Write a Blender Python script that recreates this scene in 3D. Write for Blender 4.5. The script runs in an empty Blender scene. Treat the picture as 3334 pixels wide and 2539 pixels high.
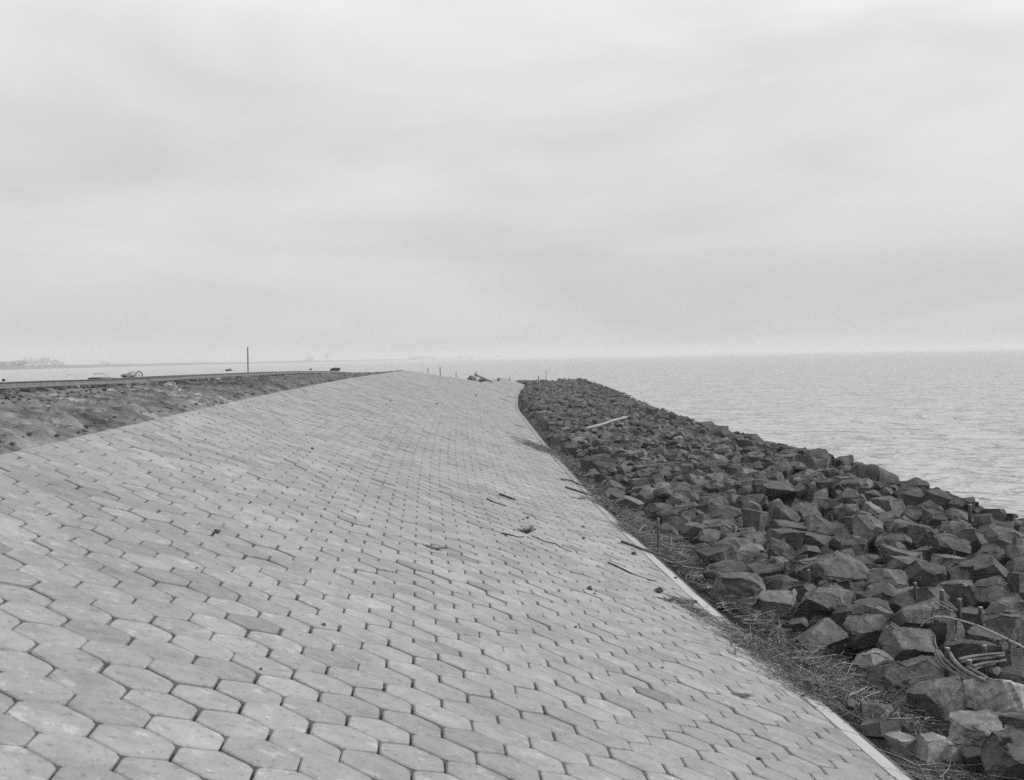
import bpy, bmesh, math, random
import numpy as np
from mathutils import Matrix, Vector

# ------------------------------------------------------------------ camera
scn = bpy.context.scene
COL = scn.collection
FPX, SW, SH = 4380.0, 3334, 2539
RCAM = np.array([[0.99737503, 0.02054667, -0.06943259],
                 [-0.06990122, 0.02304327, -0.99728774],
                 [-0.01889099, 0.99952331, 0.02441902]])
RCAM = RCAM @ np.diag([1, 1, 1])
cd = bpy.data.cameras.new('camera'); cam = bpy.data.objects.new('camera', cd); COL.objects.link(cam)
cd.sensor_width = 36; cd.sensor_fit = 'HORIZONTAL'; cd.lens = 36 * FPX / SW
cd.clip_start = 0.1; cd.clip_end = 40000
# world rotation: columns are camera x, y, z axes in world space
x_ax, y_ax = RCAM @ np.array([1, 0, 0]), RCAM @ np.array([0, 1, 0])
z_ax = np.cross(x_ax, y_ax)
cam.matrix_world = Matrix([[x_ax[0], y_ax[0], z_ax[0], 0], [x_ax[1], y_ax[1], z_ax[1], 0], [x_ax[2], y_ax[2], z_ax[2], 0], [0, 0, 0, 1]])
cd.dof.use_dof = True; cd.dof.focus_distance = 15.0; cd.dof.aperture_fstop = 7.0
scn.camera = cam

# ------------------------------------------------------------------ sky, sun, exposure
scn.view_settings.view_transform = 'Standard'; scn.view_settings.look = 'None'
scn.view_settings.exposure = 0.0; scn.view_settings.gamma = 1.0
SUN_AZ, SUN_EL = math.radians(100), math.radians(36)     # azimuth clockwise from +y (ahead): overcast glow from the right
w = bpy.data.worlds.new('World'); scn.world = w; w.use_nodes = True
nt = w.node_tree; nt.nodes.clear(); N = nt.nodes.new; L = nt.links.new
out = N('ShaderNodeOutputWorld'); bg = N('ShaderNodeBackground'); L(bg.outputs[0], out.inputs[0])
sky = N('ShaderNodeTexSky'); sky.sky_type = 'NISHITA'; sky.sun_disc = False
sky.sun_elevation = SUN_EL; sky.sun_rotation = SUN_AZ; sky.dust_density = 4; sky.air_density = 1
bw = N('ShaderNodeRGBToBW'); L(sky.outputs[0], bw.inputs[0])
tc = N('ShaderNodeTexCoord'); sep = N('ShaderNodeSeparateXYZ'); L(tc.outputs['Generated'], sep.inputs[0])
def mth(op, a, b=None, c=None, clamp=False):
    n = N('ShaderNodeMath'); n.operation = op; n.use_clamp = clamp
    for i, v in enumerate((a, b, c)):
        if v is None: continue
        if isinstance(v, (int, float)): n.inputs[i].default_value = v
        else: L(v, n.inputs[i])
    return n.outputs[0]
comb = N('ShaderNodeCombineXYZ')       # long flat cloud banks: stretched along the horizon
L(mth('MULTIPLY', sep.outputs[0], 1.5), comb.inputs[0]); L(mth('MULTIPLY', sep.outputs[1], 1.5), comb.inputs[1]); L(mth('MULTIPLY', mth('POWER', mth('MAXIMUM', sep.outputs[2], 0.0), .8), 5.5), comb.inputs[2])
n1 = N('ShaderNodeTexNoise'); n1.inputs['Scale'].default_value = 1.7; n1.inputs['Detail'].default_value = 6; n1.inputs['Roughness'].default_value = 0.52; n1.inputs['Distortion'].default_value = .5
mp = N('ShaderNodeMapping'); mp.inputs['Location'].default_value = (3.1, 1.7, 0.4); L(comb.outputs[0], mp.inputs[0]); L(mp.outputs[0], n1.inputs[0])
mr = N('ShaderNodeMapRange'); mr.inputs[1].default_value = .3; mr.inputs[2].default_value = .7; mr.inputs[3].default_value = .65; mr.inputs[4].default_value = .85
L(n1.outputs[0], mr.inputs[0])
# cloud deck is thinner (brighter) higher up
el = N('ShaderNodeValToRGB'); L(mth('MULTIPLY', sep.outputs[2], 2.0), el.inputs[0]); cr = el.color_ramp
for k_, (p_, v_) in enumerate([(0, .87), (.20, .86), (.34, .92), (.5, 1.07)]):
    e_ = cr.elements[k_] if k_ < 2 else cr.elements.new(p_)
    e_.position = p_; e_.color = (v_, v_, v_, 1)
cloud = mth('MULTIPLY', mr.outputs[0], el.outputs[0])
tot = mth('ADD', cloud, mth('MULTIPLY', bw.outputs[0], 0.012))
L(tot, bg.inputs[0]); bg.inputs[1].default_value = 1.0
sd = bpy.data.lights.new('sun', 'SUN'); sd.energy = 2.7; sd.angle = math.radians(12); sd.color = (1, 1, 1)
sun = bpy.data.objects.new('sun', sd); COL.objects.link(sun)
sdir = Vector((math.sin(SUN_AZ) * math.cos(SUN_EL), math.cos(SUN_AZ) * math.cos(SUN_EL), math.sin(SUN_EL)))
sun.rotation_euler = sdir.to_track_quat('Z', 'Y').to_euler(); sun.location = (20, 20, 30)
scn.cycles.use_denoising = False; scn.cycles.sample_clamp_indirect = 1.0; scn.cycles.sample_clamp_direct = 4.0; scn.cycles.volume_bounces = 1; scn.cycles.max_bounces = 5

# ------------------------------------------------------------------ helpers
rng = np.random.default_rng(7); random.seed(7)
def ray(px, py):
    v = RCAM @ np.array([px - SW / 2, SH / 2 - py, -FPX]); return v / v[1]          # per metre of forward distance
def hit_z(px, py, z):
    r = ray(px, py); return r * (z / r[2])
def at_y(px, py, y): return ray(px, py) * y
UD = np.array([3, 0, -1]) / math.sqrt(10); NN = np.array([1, 0, 3]) / math.sqrt(10); DPL = 1.55
TOE_Z, GROUND_Z, WATER_Z = -2.61, -2.78, -3.3
_TY = np.arange(-40, 220, .25); _TAB = {}
def sm(y, ys, vs):                   # piecewise line through (ys, vs), rounded off; cached as a table
    if id(vs) not in _TAB: _TAB[id(vs)] = sum(np.interp(_TY + o, ys, vs) for o in (-6, -3, 0, 3, 6)) / 5
    return np.interp(y, _TY, _TAB[id(vs)])
YT = [-30, 16, 22, 30, 38, 53, 68, 75, 90, 112, 124, 141, 180]
VT = [0, 0, .14, .45, .72, 1.4, 2.05, 2.6, 3.7, 5.75, 6.9, 8.3, 14]
YP = [-30, 16, 24, 38, 53, 63, 73, 90, 112, 124, 141, 180]
VP = [0, 0, .02, .32, .82, 1.45, 2.1, 3.3, 5.75, 6.9, 8.3, 14]
def xoff(y, x0):                     # lateral bend of the dike at distance y for cross-section coordinate x0
    t = np.clip((np.asarray(x0, float) + 3) / 5.95, 0, 1)
    return sm(y, YP, VP) * (1 - t) + sm(y, YT, VT) * t
def toe_x(y): return 2.95 + sm(y, YT, VT)
def slope_pt(y, s):                  # point on the 1:3 paved face
    P = -DPL * NN; x0 = P[0] + s * UD[0]
    return np.stack([x0 + xoff(y, x0), np.asarray(y, float) + 0 * x0, P[2] + s * UD[2] + 0 * x0], -1)
def slope_z(x, y):
    x = np.asarray(x, float); x0 = x - sm(y, YT, VT)
    for _ in range(4): x0 = x - xoff(y, x0)
    return -DPL * math.sqrt(10) / 3 - x0 / 3, x0
def yend(x0): return np.interp(x0, [-3, -.8, .4, .9, 3.2], [76, 91, 97, 127, 131])
YR = [-5, 4, 16, 24, 30, 43, 50, 60, 75, 90, 130]
XR = [-4.5, -4.6, -4.85, -4.9, -4.9, -4.9, -4.75, -3.95, -3.2, -2.4, -1.0]
ZR = [-.17, -.17, -.172, -.245, -.262, -.33, -.36, -.46, -.72, -1.02, -2.0]
def rail_x(y): return sm(y, YR, XR)
def rail_z(y): return (np.interp(y, YR, ZR) * 2 + np.interp(np.asarray(y) - 2, YR, ZR) + np.interp(np.asarray(y) + 2, YR, ZR)) / 4
def tag(o, label=None, cat=None, group=None, kind=None):
    if label: o['label'] = label
    if cat: o['category'] = cat
    if group: o['group'] = group
    if kind: o['kind'] = kind
    return o
def empty(name, loc):
    o = bpy.data.objects.new(name, None); o.location = loc; o.empty_display_size = .1; COL.objects.link(o); return o
def mesh_np(name, V, F, mat, parent=None, smooth=True, tone=None, loc=None, loops=None):
    """V (n,3); F (m,k) array, or flat loops + sizes when loops is given"""
    V = np.asarray(V, np.float32)
    if loc is not None: V = V - np.asarray(loc, np.float32)
    me = bpy.data.meshes.new(name); me.vertices.add(len(V)); me.vertices.foreach_set('co', V.ravel())
    if loops is None:
        F = np.asarray(F, np.int32); lf = F.ravel(); sz = np.full(len(F), F.shape[1], np.int32)
    else: lf, sz = loops
    me.loops.add(len(lf)); me.loops.foreach_set('vertex_index', np.asarray(lf, np.int32))
    me.polygons.add(len(sz)); st = np.concatenate([[0], np.cumsum(sz)[:-1]]).astype(np.int32)
    me.polygons.foreach_set('loop_start', st); me.polygons.foreach_set('loop_total', np.asarray(sz, np.int32))
    me.polygons.foreach_set('use_smooth', np.full(len(sz), smooth))
    if tone is not None:
        a = me.attributes.new('tone', 'FLOAT', 'POINT'); a.data.foreach_set('value', np.asarray(tone, np.float32))
    me.update(calc_edges=True); me.validate()
    me.materials.append(mat)
    o = bpy.data.objects.new(name, me); COL.objects.link(o)
    if loc is not None: o.location = loc
    if parent is not None:
        o.parent = parent
        if loc is not None: o.location = Vector(loc) - parent.location
        elif parent.location.length > 0: o.location = -parent.location
    return o
def grey(name, base, lo=.8, hi=1.2, scale=3, detail=6, rough=.85, bump=.3, bscale=40, bdist=.01, attr=False, spec=.3, stretch=(1, 1, 1), second=None):
    m = bpy.data.materials.new(name); m.use_nodes = True; t = m.node_tree; N = t.nodes.new; L = t.links.new
    b = t.nodes['Principled BSDF']; b.inputs['Roughness'].default_value = rough; b.inputs['Specular IOR Level'].default_value = spec
    c = N('ShaderNodeTexCoord'); mp = N('ShaderNodeMapping'); mp.inputs['Scale'].default_value = stretch
    g = N('ShaderNodeNewGeometry'); L(g.outputs['Position'], mp.inputs[0])
    def noise(s, d=detail, r=.6):
        n = N('ShaderNodeTexNoise'); n.inputs['Scale'].default_value = s; n.inputs['Detail'].default_value = d; n.inputs['Roughness'].default_value = r
        L(mp.outputs[0], n.inputs[0]); return n.outputs[0]
    def rngm(x, a, b_, c_, d):
        r = N('ShaderNodeMapRange'); r.inputs[1].default_value = a; r.inputs[2].default_value = b_; r.inputs[3].default_value = c_; r.inputs[4].default_value = d
        L(x, r.inputs[0]); return r.outputs[0]
    def mul(a, b_):
        n = N('ShaderNodeMath'); n.operation = 'MULTIPLY'
        for i, v in enumerate((a, b_)):
            if isinstance(v, (int, float)): n.inputs[i].default_value = v
            else: L(v, n.inputs[i])
        return n.outputs[0]
    v = mul(rngm(noise(scale), .3, .7, lo, hi), base)
    if second:                                  # (scale, threshold, width, factor) pale or dark flecks
        for sc, th, wd, fa in second: v = mul(v, rngm(noise(sc, 4), th, th + wd, 1.0, fa))
    if attr:
        a = N('ShaderNodeAttribute'); a.attribute_name = 'tone'; v = mul(v, a.outputs['Fac'])
    L(v, b.inputs['Base Color'])
    if bump:
        bn = N('ShaderNodeBump'); bn.inputs['Strength'].default_value = bump; bn.inputs['Distance'].default_value = bdist
        L(noise(bscale, 8, .65), bn.inputs['Height']); L(bn.outputs[0], b.inputs['Normal'])
    return m
M = {}
M['tile'] = grey("tile_concrete", .288, .86, 1.13, 9, 6, .92, .6, 110, .005, True, .2, second=[(.9, .5, .16, .88), (4.5, .56, .07, .80), (26, .60, .04, .74), (12, .60, .05, 1.28), (70, .60, .04, .75)])
M['joint'] = grey('joint_dirt', .06, .4, 2.6, 6, 6, 1, .5, 60, .01)
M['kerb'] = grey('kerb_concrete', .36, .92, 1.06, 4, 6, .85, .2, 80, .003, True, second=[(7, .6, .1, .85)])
M['board'] = grey('wet_wood_board', .10, .6, 1.3, 8, 6, .8, .4, 50, .006, stretch=(1, .2, 1))
M['rock'] = grey('basalt_rock', .076, .5, 1.65, 6, 8, .7, .8, 22, .03, True, .3, second=[(2.2, .5, .15, .7), (38, .60, .05, 1.7), (11, .60, .08, 1.45), (60, .6, .05, .6)])
M['earth'] = grey('bank_earth', .125, .4, 1.7, 2.6, 10, .95, 1.0, 12, .06, True, .2, stretch=(1, .75, 1), second=[(9, .58, .1, .6), (18, .63, .05, 1.5)])
M['mud'] = grey('mud', .07, .5, 1.5, 5, 8, .9, .8, 20, .03)
M['litter'] = grey('reed_straw', .27, .6, 1.3, 12, 3, .8, 0, attr=True)
M['wood'] = grey('weathered_wood', .15, .7, 1.3, 10, 5, .8, .4, 60, .005, stretch=(1, 1, .2))
M['bark'] = grey('dark_bark', .075, .6, 1.4, 18, 5, .85, .5, 70, .005, True)
M['birch'] = grey('birch_bark', .32, .85, 1.1, 12, 4, .7, .3, 50, .003, second=[(16, .58, .04, .25)])
M['cut'] = grey('cut_wood', .33, .9, 1.1, 20, 3, .8, 0)
M['rail'] = grey('rusty_rail_steel', .15, .7, 1.3, 9, 6, .55, .3, 70, .003, spec=.5)
M['railtop'] = grey('rail_head_steel', .13, .85, 1.15, 9, 4, .35, 0, spec=.7)
M['sleeper'] = grey('tarred_sleeper', .06, .6, 1.5, 9, 6, .9, .5, 40, .01)
M['sand'] = grey('pale_rubble', .30, .6, 1.3, 8, 6, .95, .8, 30, .03, True)
M['shore'] = grey('far_dike_grass', .06, .8, 1.2, .05, 4, .95, 0)
M['tree'] = grey('bare_crown', .06, .7, 1.3, .4, 4, .95, 0)
M['clod'] = grey('dirt_clod', .08, .6, 1.4, 30, 5, .95, .6, 90, .01)
M['weed'] = grey('dry_weed', .10, .7, 1.3, 20, 3, .9, 0, attr=True)

def tubes(name, lines, rad, mat, sides=5, tone=None, parent=None, taper=.6, loc=None, closed_ends=True):
    """lines: list of (k,3) arrays; rad: list of base radii"""
    VV, FF, TT = [], [], []; base = 0
    an = np.arange(sides) * 2 * math.pi / sides
    for li, P in enumerate(lines):
        P = np.asarray(P, float); k = len(P)
        T = np.gradient(P, axis=0); T /= np.linalg.norm(T, axis=1)[:, None] + 1e-9
        ref = np.array([0, 0, 1.]) if abs(T[:, 2]).mean() < .8 else np.array([1., 0, 0])
        U = np.cross(T, ref); U /= np.linalg.norm(U, axis=1)[:, None] + 1e-9; W_ = np.cross(T, U)
        r = rad[li] if np.ndim(rad[li]) else rad[li] * np.linspace(1, taper, k)
        ring = P[:, None, :] + r[:, None, None] * (np.cos(an)[None, :, None] * U[:, None, :] + np.sin(an)[None, :, None] * W_[:, None, :])
        VV.append(ring.reshape(-1, 3)); idx = base + np.arange(k * sides).reshape(k, sides)
        a = idx[:-1]; b = idx[1:]
        FF.append(np.stack([a, np.roll(a, -1, 1), np.roll(b, -1, 1), b], -1).reshape(-1, 4)); base += k * sides
        if closed_ends:
            for row in (idx[0][::-1], idx[-1]):
                c = base; VV.append(P[:1] if row[0] != idx[-1][0] else P[-1:]); base += 1
                FF.append(np.stack([row, np.roll(row, -1), np.full(sides, c), np.full(sides, c)], -1))
                if tone is not None: pass
        if tone is not None: TT.append(np.full(k * sides + (2 if closed_ends else 0), tone[li]))
    F = np.concatenate(FF); V = np.concatenate(VV)
    tri = F[:, 2] == F[:, 3]
    lf = np.concatenate([F[~tri].ravel(), F[tri][:, :3].ravel()]); sz = np.concatenate([np.full((~tri).sum(), 4), np.full(tri.sum(), 3)])
    return mesh_np(name, V, None, mat, parent, True, np.concatenate(TT) if tone is not None else None, loc, loops=(lf, sz))

# ------------------------------------------------------------------ water, far shore
def fbm(x, y, seed=0, oct=5, l0=1.0, gain=.5):
    r = np.random.default_rng(seed); a = 0; amp = 1; f = 2 * math.pi / l0; x = np.asarray(x, float); y = np.asarray(y, float); tot = 0
    for o in range(oct):
        for _ in range(5):
            th = r.uniform(0, 2 * math.pi); ph = r.uniform(0, 6.28)
            a = a + amp * np.sin(f * r.uniform(.7, 1.4) * (x * math.cos(th) + y * math.sin(th)) + ph + 1.3 * np.sin(f * .45 * (x * math.sin(th) - y * math.cos(th)) + 2 * ph))
        tot += amp * 2.2; amp *= gain; f *= 2.03
    return a / tot
def water():
    ys = np.concatenate([np.linspace(-60, 0, 5), np.geomspace(6, 9000, 60)]); xs = np.concatenate([-np.geomspace(14, 9000, 25)[::-1], [0], np.geomspace(8, 9000, 30)])
    X, Y = np.meshgrid(xs, ys); V = np.stack([X, Y, 0 * X + WATER_Z], -1).reshape(-1, 3)
    nx = len(xs); i = (np.arange(len(ys) - 1)[:, None] * nx + np.arange(nx - 1)[None]).ravel()
    m = bpy.data.materials.new('sea_water'); m.use_nodes = True; t = m.node_tree; N = t.nodes.new; L = t.links.new
    b = t.nodes['Principled BSDF']; b.inputs['Base Color'].default_value = (.40, .40, .40, 1); b.inputs['Roughness'].default_value = .3; b.inputs['IOR'].default_value = 1.33
    g = N('ShaderNodeNewGeometry'); h = None
    for sc, st, amp, dist in ((.16, (.8, 1.3, 1), 1.0, 2.6), (.8, (.8, 1.2, 1), 1.0, 1.15), (3.2, (.9, 1.2, 1), .9, .16)):
        mp = N('ShaderNodeMapping'); mp.inputs['Scale'].default_value = st; mp.inputs['Rotation'].default_value = (0, 0, .25); L(g.outputs['Position'], mp.inputs[0])
        n = N('ShaderNodeTexNoise'); n.inputs['Scale'].default_value = sc; n.inputs['Detail'].default_value = 3; n.inputs['Distortion'].default_value = .6; L(mp.outputs[0], n.inputs[0])
        bn = N('ShaderNodeBump'); bn.inputs['Strength'].default_value = amp; bn.inputs['Distance'].default_value = dist; L(n.outputs[0], bn.inputs['Height'])
        if h: L(h, bn.inputs['Normal'])
        h = bn.outputs[0]
    L(h, b.inputs['Normal'])
    tag(mesh_np('water', V, np.stack([i, i + 1, i + nx + 1, i + nx], -1), m, smooth=True), kind='structure')
water()

shore = np.array([[-1500, 1150], [-430, 1366], [-400, 1800], [-330, 2390], [-150, 3100], [250, 4600]], float)
def far_shore():
    sh = []
    for a, b in zip(shore[:-1], shore[1:]):
        for t in np.linspace(0, 1, 12, endpoint=False): sh.append(a + (b - a) * t)
    sh = np.array(sh + [shore[-1]]); T = np.gradient(sh, axis=0); T /= np.linalg.norm(T, axis=1)[:, None]; Nn = np.stack([-T[:, 1], T[:, 0]], 1)
    rows = []
    h = 4.2 + .7 * fbm(np.arange(len(sh)), 0, 3, 3, 9)
    for off, z in ((0, -.6), (7, .9), (11, 1.0), (25, .1), (300, 0), (2500, -.2)):
        rows.append(np.c_[sh + Nn * off, WATER_Z + (h * z if z > .5 else h * 0 + z + .2)])
    V = np.array(rows); k = len(sh); i = (np.arange(5)[:, None] * k + np.arange(k - 1)[None]).ravel()
    tag(mesh_np('far_shore', V.reshape(-1, 3), np.stack([i, i + 1, i + k + 1, i + k], -1), M['shore']), kind='structure')
far_shore()
def far_tree(px, base_py, wpx, hpx, dist, label, grp):
    p = at_y(px, base_py, dist); p[2] = WATER_Z + .6
    wd, ht = wpx / FPX * dist, hpx / FPX * dist + 1.5
    root = empty('tree', Vector(p)); tag(root, label, 'tree', grp)
    tubes('trunk', [np.array([[0, 0, 0], [.05, 0, ht * .3], [0, .1, ht * .65]]) + p], [ht * .03], M['bark'], 6, [1.0], root)
    n = 260; d = rng.normal(size=(n, 3)); d /= np.linalg.norm(d, axis=1)[:, None]; r = rng.uniform(.35, 1, n) ** .6
    lob = 1 + .28 * np.sin(3 * np.arctan2(d[:, 1], d[:, 0]) + rng.uniform(0, 6)) * d[:, 2]
    c = d * (r * lob)[:, None] * [wd / 2, wd / 2, ht * .36] + [0, 0, ht * .64]
    q = rng.normal(size=(n, 3, 3)) * (wd * .04)
    V = (c[:, None] + q).reshape(-1, 3) + p
    mesh_np('crown', V, np.arange(n * 3).reshape(-1, 3), M['tree'], root, False)
GT = 'hazy trees on the far shore'
for k, (px, w_, h_, lb) in enumerate([(22, 70, 20, 'low hazy bush at the far left end of the far shore'), (60, 60, 22, 'low hazy tree just right of the leftmost bush'),
        (82, 26, 30, 'tall hazy tree, first of the clump above the left rail'), (106, 30, 28, 'hazy round tree, second of the clump on the far shore'),
        (130, 24, 29, 'narrow hazy tree in the middle of the far clump'), (150, 30, 32, 'widest hazy tree near the right end of the far clump'),
        (178, 28, 24, 'smaller hazy tree at the right end of the far clump'), (200, 22, 18, 'last small hazy tree right of the clump')]):
    far_tree(px, 1202 - px * .02, w_, h_, 1440, lb, GT)
for px, w_, h_, d_, lb in [(333, 16, 18, 2050, 'lone faint tree far beyond the rusty rails'), (350, 16, 12, 2060, 'low faint bush beside the lone faint tree'),
        (1010, 26, 14, 3000, 'low hazy bush left of the lone tree beyond the pole'), (1066, 24, 28, 3000, 'single hazy lollipop tree right of the thin pole')]:
    far_tree(px, 1190 - px * .02 - 3, w_, h_, d_, lb, GT)
for px, w_, h_, d_ in [(1345, 30, 9, 3800), (1370, 40, 12, 3800), (1405, 30, 9, 3800), (1500, 34, 10, 4200), (1530, 26, 8, 4200), (1625, 30, 7, 4500)]:
    far_tree(px, 1169, w_, h_, d_, ['first', 'second', 'third', 'fourth', 'fifth', 'last'][[1345, 1370, 1405, 1500, 1530, 1625].index(px)] + ' faint low tree from the left on the distant shore behind the paved crest', 'faint trees behind the paved crest')

# ------------------------------------------------------------------ earth body of the dike
def earth_z(x, y):
    x, y = np.broadcast_arrays(np.asarray(x, float), np.asarray(y, float))
    Zs, x0 = slope_z(x, y); rx = rail_x(y); rz = rail_z(y) - .125
    xt = -3 + sm(y, YP, VP); tx = toe_x(y)
    z = np.where(x > tx, GROUND_Z, Zs - .075)
    e = np.maximum(y - yend(x0), 0); z = np.where((x <= tx) & (x >= xt), z - np.minimum(e * .3, 1.5), z)
    ztop = -.655 - np.minimum(np.maximum(y - 76, 0) * .2, 1.6)
    t = np.clip((xt - x) / np.maximum(xt - (rx + .28), .3), 0, 1)
    bank = ztop + (np.minimum(rz, 9) - ztop) * (t ** .85)
    z = np.where(x < xt, bank, z)
    z = np.where(x < rx - 3.2, rz - (rx - 3.2 - x) / 2.2, z)
    z = np.where(x > tx + 6.8, GROUND_Z - (x - tx - 6.8) * .55, z)
    z = np.where(x > tx + .5, z - .14, z)
    z = np.where(y > 88, np.minimum(z, -.9 - (y - 88) * .06), z)
    z = z - np.maximum(y - 141, 0) * .4
    return np.maximum(z, -5.5)
def earth_sheet():
    ys = np.concatenate([np.arange(-6, 8, .5), np.arange(8, 34, .075), np.arange(34, 60, .2), np.arange(60, 100, .5), np.arange(100, 190, 2.)])
    us = np.concatenate([np.linspace(-22, -8.5, 12), np.arange(-8.4, -5.3, .15), np.arange(-5.2, -2.95, .045), np.linspace(-2.85, 2.9, 24), [2.97, 3.02], np.linspace(3.3, 9, 20), np.linspace(9.5, 17, 12)])
    Y, U = np.meshgrid(ys, us, indexing='ij'); X = U + np.where(U < -3, sm(Y, YP, VP), xoff(Y, np.minimum(U, 2.95)))
    Z = earth_z(X, Y)
    xt = -3 + sm(Y, YP, VP); rx = rail_x(Y)
    m = np.clip((xt - X) / .25, 0, 1); edge = np.clip(np.abs(X - rx + .35) / .9 - .6, .18, 1)
    # run-down ridges across the bank plus clods
    rn = fbm(X * .8 + Y * .35, Y * 1.2 - X * .6, 11, 5, .75, .75); cl = np.abs(fbm(X, Y, 5, 4, .55, .6))
    edge = edge * (X > rx - .2); Z = Z + m * edge * (.03 * rn + .035 * cl + .035 * np.abs(fbm(X, Y * .8 + X * .3, 23, 3, .22, .6)) + .04 * np.abs(fbm(X * 1.0 + Y * .25, Y * .5 - X * .9, 19, 4, .45, .6)))
    g = np.clip((X - toe_x(Y) - .3) / .5, 0, 1); Z = Z + g * .05 * fbm(X, Y, 9, 4, 1.2)
    k = len(us); i = (np.arange(len(ys) - 1)[:, None] * k + np.arange(k - 1)[None]).ravel()
    tone = np.clip(1 + .35 * fbm(X, Y, 31, 4, 3.5) + .45 * fbm(X + Y * .3, Y * .6 - X * .5, 37, 4, .8, .7), .3, 2)
    dark = np.exp(-(((Y - 27.5) / 3.2) ** 2 + ((X + 4.0) / .55) ** 2)); tone = tone * (1 - .5 * dark) * np.interp(Y, [20, 30], [1.2, .85])       # darker soil patch beside the rubble; bank tone also drops with distance
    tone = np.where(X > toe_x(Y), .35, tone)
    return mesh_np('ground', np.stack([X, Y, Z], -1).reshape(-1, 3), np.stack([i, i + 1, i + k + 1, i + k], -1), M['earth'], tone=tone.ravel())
tag(earth_sheet(), kind='structure')

# ------------------------------------------------------------------ hexagon paving
S0, S1 = -2.655, 3.47
def paving():
    # joint bed
    ys = np.arange(-2, 131, .5); ss = np.linspace(S0 + .02, S1 - .01, 30); Y, S_ = np.meshgrid(ys, ss, indexing='ij')
    P = slope_pt(Y, S_); P[..., 2] -= .03
    x0 = (-DPL * NN[0] + S_ * UD[0]); keep = (Y < yend(x0) - .2)
    k = len(ss); I, J = np.meshgrid(np.arange(len(ys) - 1), np.arange(k - 1), indexing='ij'); q = (keep[:-1, :-1] & keep[1:, 1:] & keep[1:, :-1] & keep[:-1, 1:]); i = (I * k + J)[q]
    tag(mesh_np('paving_bed', P.reshape(-1, 3), np.stack([i, i + 1, i + k + 1, i + k], -1), M['joint']), kind='structure')
    A, RH = .2867, .1655
    V, LF, SZ, TN = [], [], [], []; base = 0; r = np.random.default_rng(3)
    ca = np.arange(6) * math.pi / 3
    for ci in range(-26, 520):
        yc = 4.45 + ci * .2518
        for j in range(-8, 17):
            sc = -.6895 + (j + (.5 if ci % 2 else 0)) * A
            if sc < S0 - .15 or sc > S1 + .15: continue
            x0 = -DPL * NN[0] + sc * UD[0]
            if yc > yend(x0): continue
            near = yc < 22
            gap = .0092 + r.uniform(-.003, .004)
            R_ = RH - gap * 1.155
            pts = []
            for a in ca:
                c, s_ = math.cos(a), math.sin(a)
                if near:
                    for da in (-.09, .09): pts.append((R_ * .985 * math.cos(a + da), R_ * .985 * math.sin(a + da)))
                else: pts.append((R_ * c, R_ * s_))
            yo, so = r.normal(0, .0015), r.normal(0, .0015); ro = r.normal(0, .012)
            P = np.array(pts); P = P @ np.array([[math.cos(ro), math.sin(ro)], [-math.sin(ro), math.cos(ro)]]) + [yc + yo, sc + so]
            # clip to the straight edges
            for lim, sg in ((S0, 1), (S1 - .008, -1)):
                if (sg * (P[:, 1] - lim) < 0).any():
                    Q = []
                    for a, b in zip(P, np.roll(P, -1, 0)):
                        ia, ib = sg * (a[1] - lim) >= 0, sg * (b[1] - lim) >= 0
                        if ia: Q.append(a)
                        if ia != ib: t = (lim - a[1]) / (b[1] - a[1]); Q.append(a + t * (b - a))
                    P = np.array(Q)
                    if len(P) < 3: break
            if len(P) < 3: continue
            n = len(P); cc = P.mean(0); inset = cc + (P - cc) * (1 - .007 / np.maximum(np.linalg.norm(P - cc, axis=1), .02))[:, None]
            dz = r.normal(0, .0026); ty, ts = r.normal(0, .012, 2)
            def up(Q, h):
                W3 = slope_pt(Q[:, 0], Q[:, 1]); return W3 + NN * (h + dz + (Q[:, 0] - cc[0]) * ty + (Q[:, 1] - cc[1]) * ts)[:, None]
            V.append(up(P, np.full(n, -.05))); V.append(up(P, np.full(n, -.006))); V.append(up(inset, np.zeros(n)))
            ids = np.arange(n); nx = (ids + 1) % n
            for lv in (0, 1):
                o = base + lv * n; LF.append(np.stack([o + ids, o + n + ids, o + n + nx, o + nx], 1).ravel()); SZ.append(np.full(n, 4))
            LF.append(base + 2 * n + ids[::-1]); SZ.append([n])
            tn = r.normal(1, .07)
            if r.random() < .04: tn *= r.uniform(.68, .88)
            tn *= 1 + .05 * float(fbm(yc, sc, 8, 2, 5))
            TN.append(np.full(3 * n, tn)); base += 3 * n
    o = mesh_np('paving', np.concatenate(V), None, M['tile'], smooth=False, tone=np.concatenate(TN), loops=(np.concatenate(LF), np.concatenate(SZ)))
    return tag(o, kind='structure')
paving()
def box_pts(c, ax, half):
    c = np.asarray(c, float); out = []
    for sx in (-1, 1):
        for sy in (-1, 1):
            for sz in (-1, 1): out.append(c + sx * half[0] * ax[0] + sy * half[1] * ax[1] + sz * half[2] * ax[2])
    return np.array(out)
BF = np.array([[0, 1, 3, 2], [4, 6, 7, 5], [0, 4, 5, 1], [2, 3, 7, 6], [0, 2, 6, 4], [1, 5, 7, 3]])
def bevel(o, wdt=.006, seg=2):
    m = o.modifiers.new('bevel', 'BEVEL'); m.width = wdt; m.segments = seg; m.limit_method = 'ANGLE'
    for p in o.data.polygons: p.use_smooth = False
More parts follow.
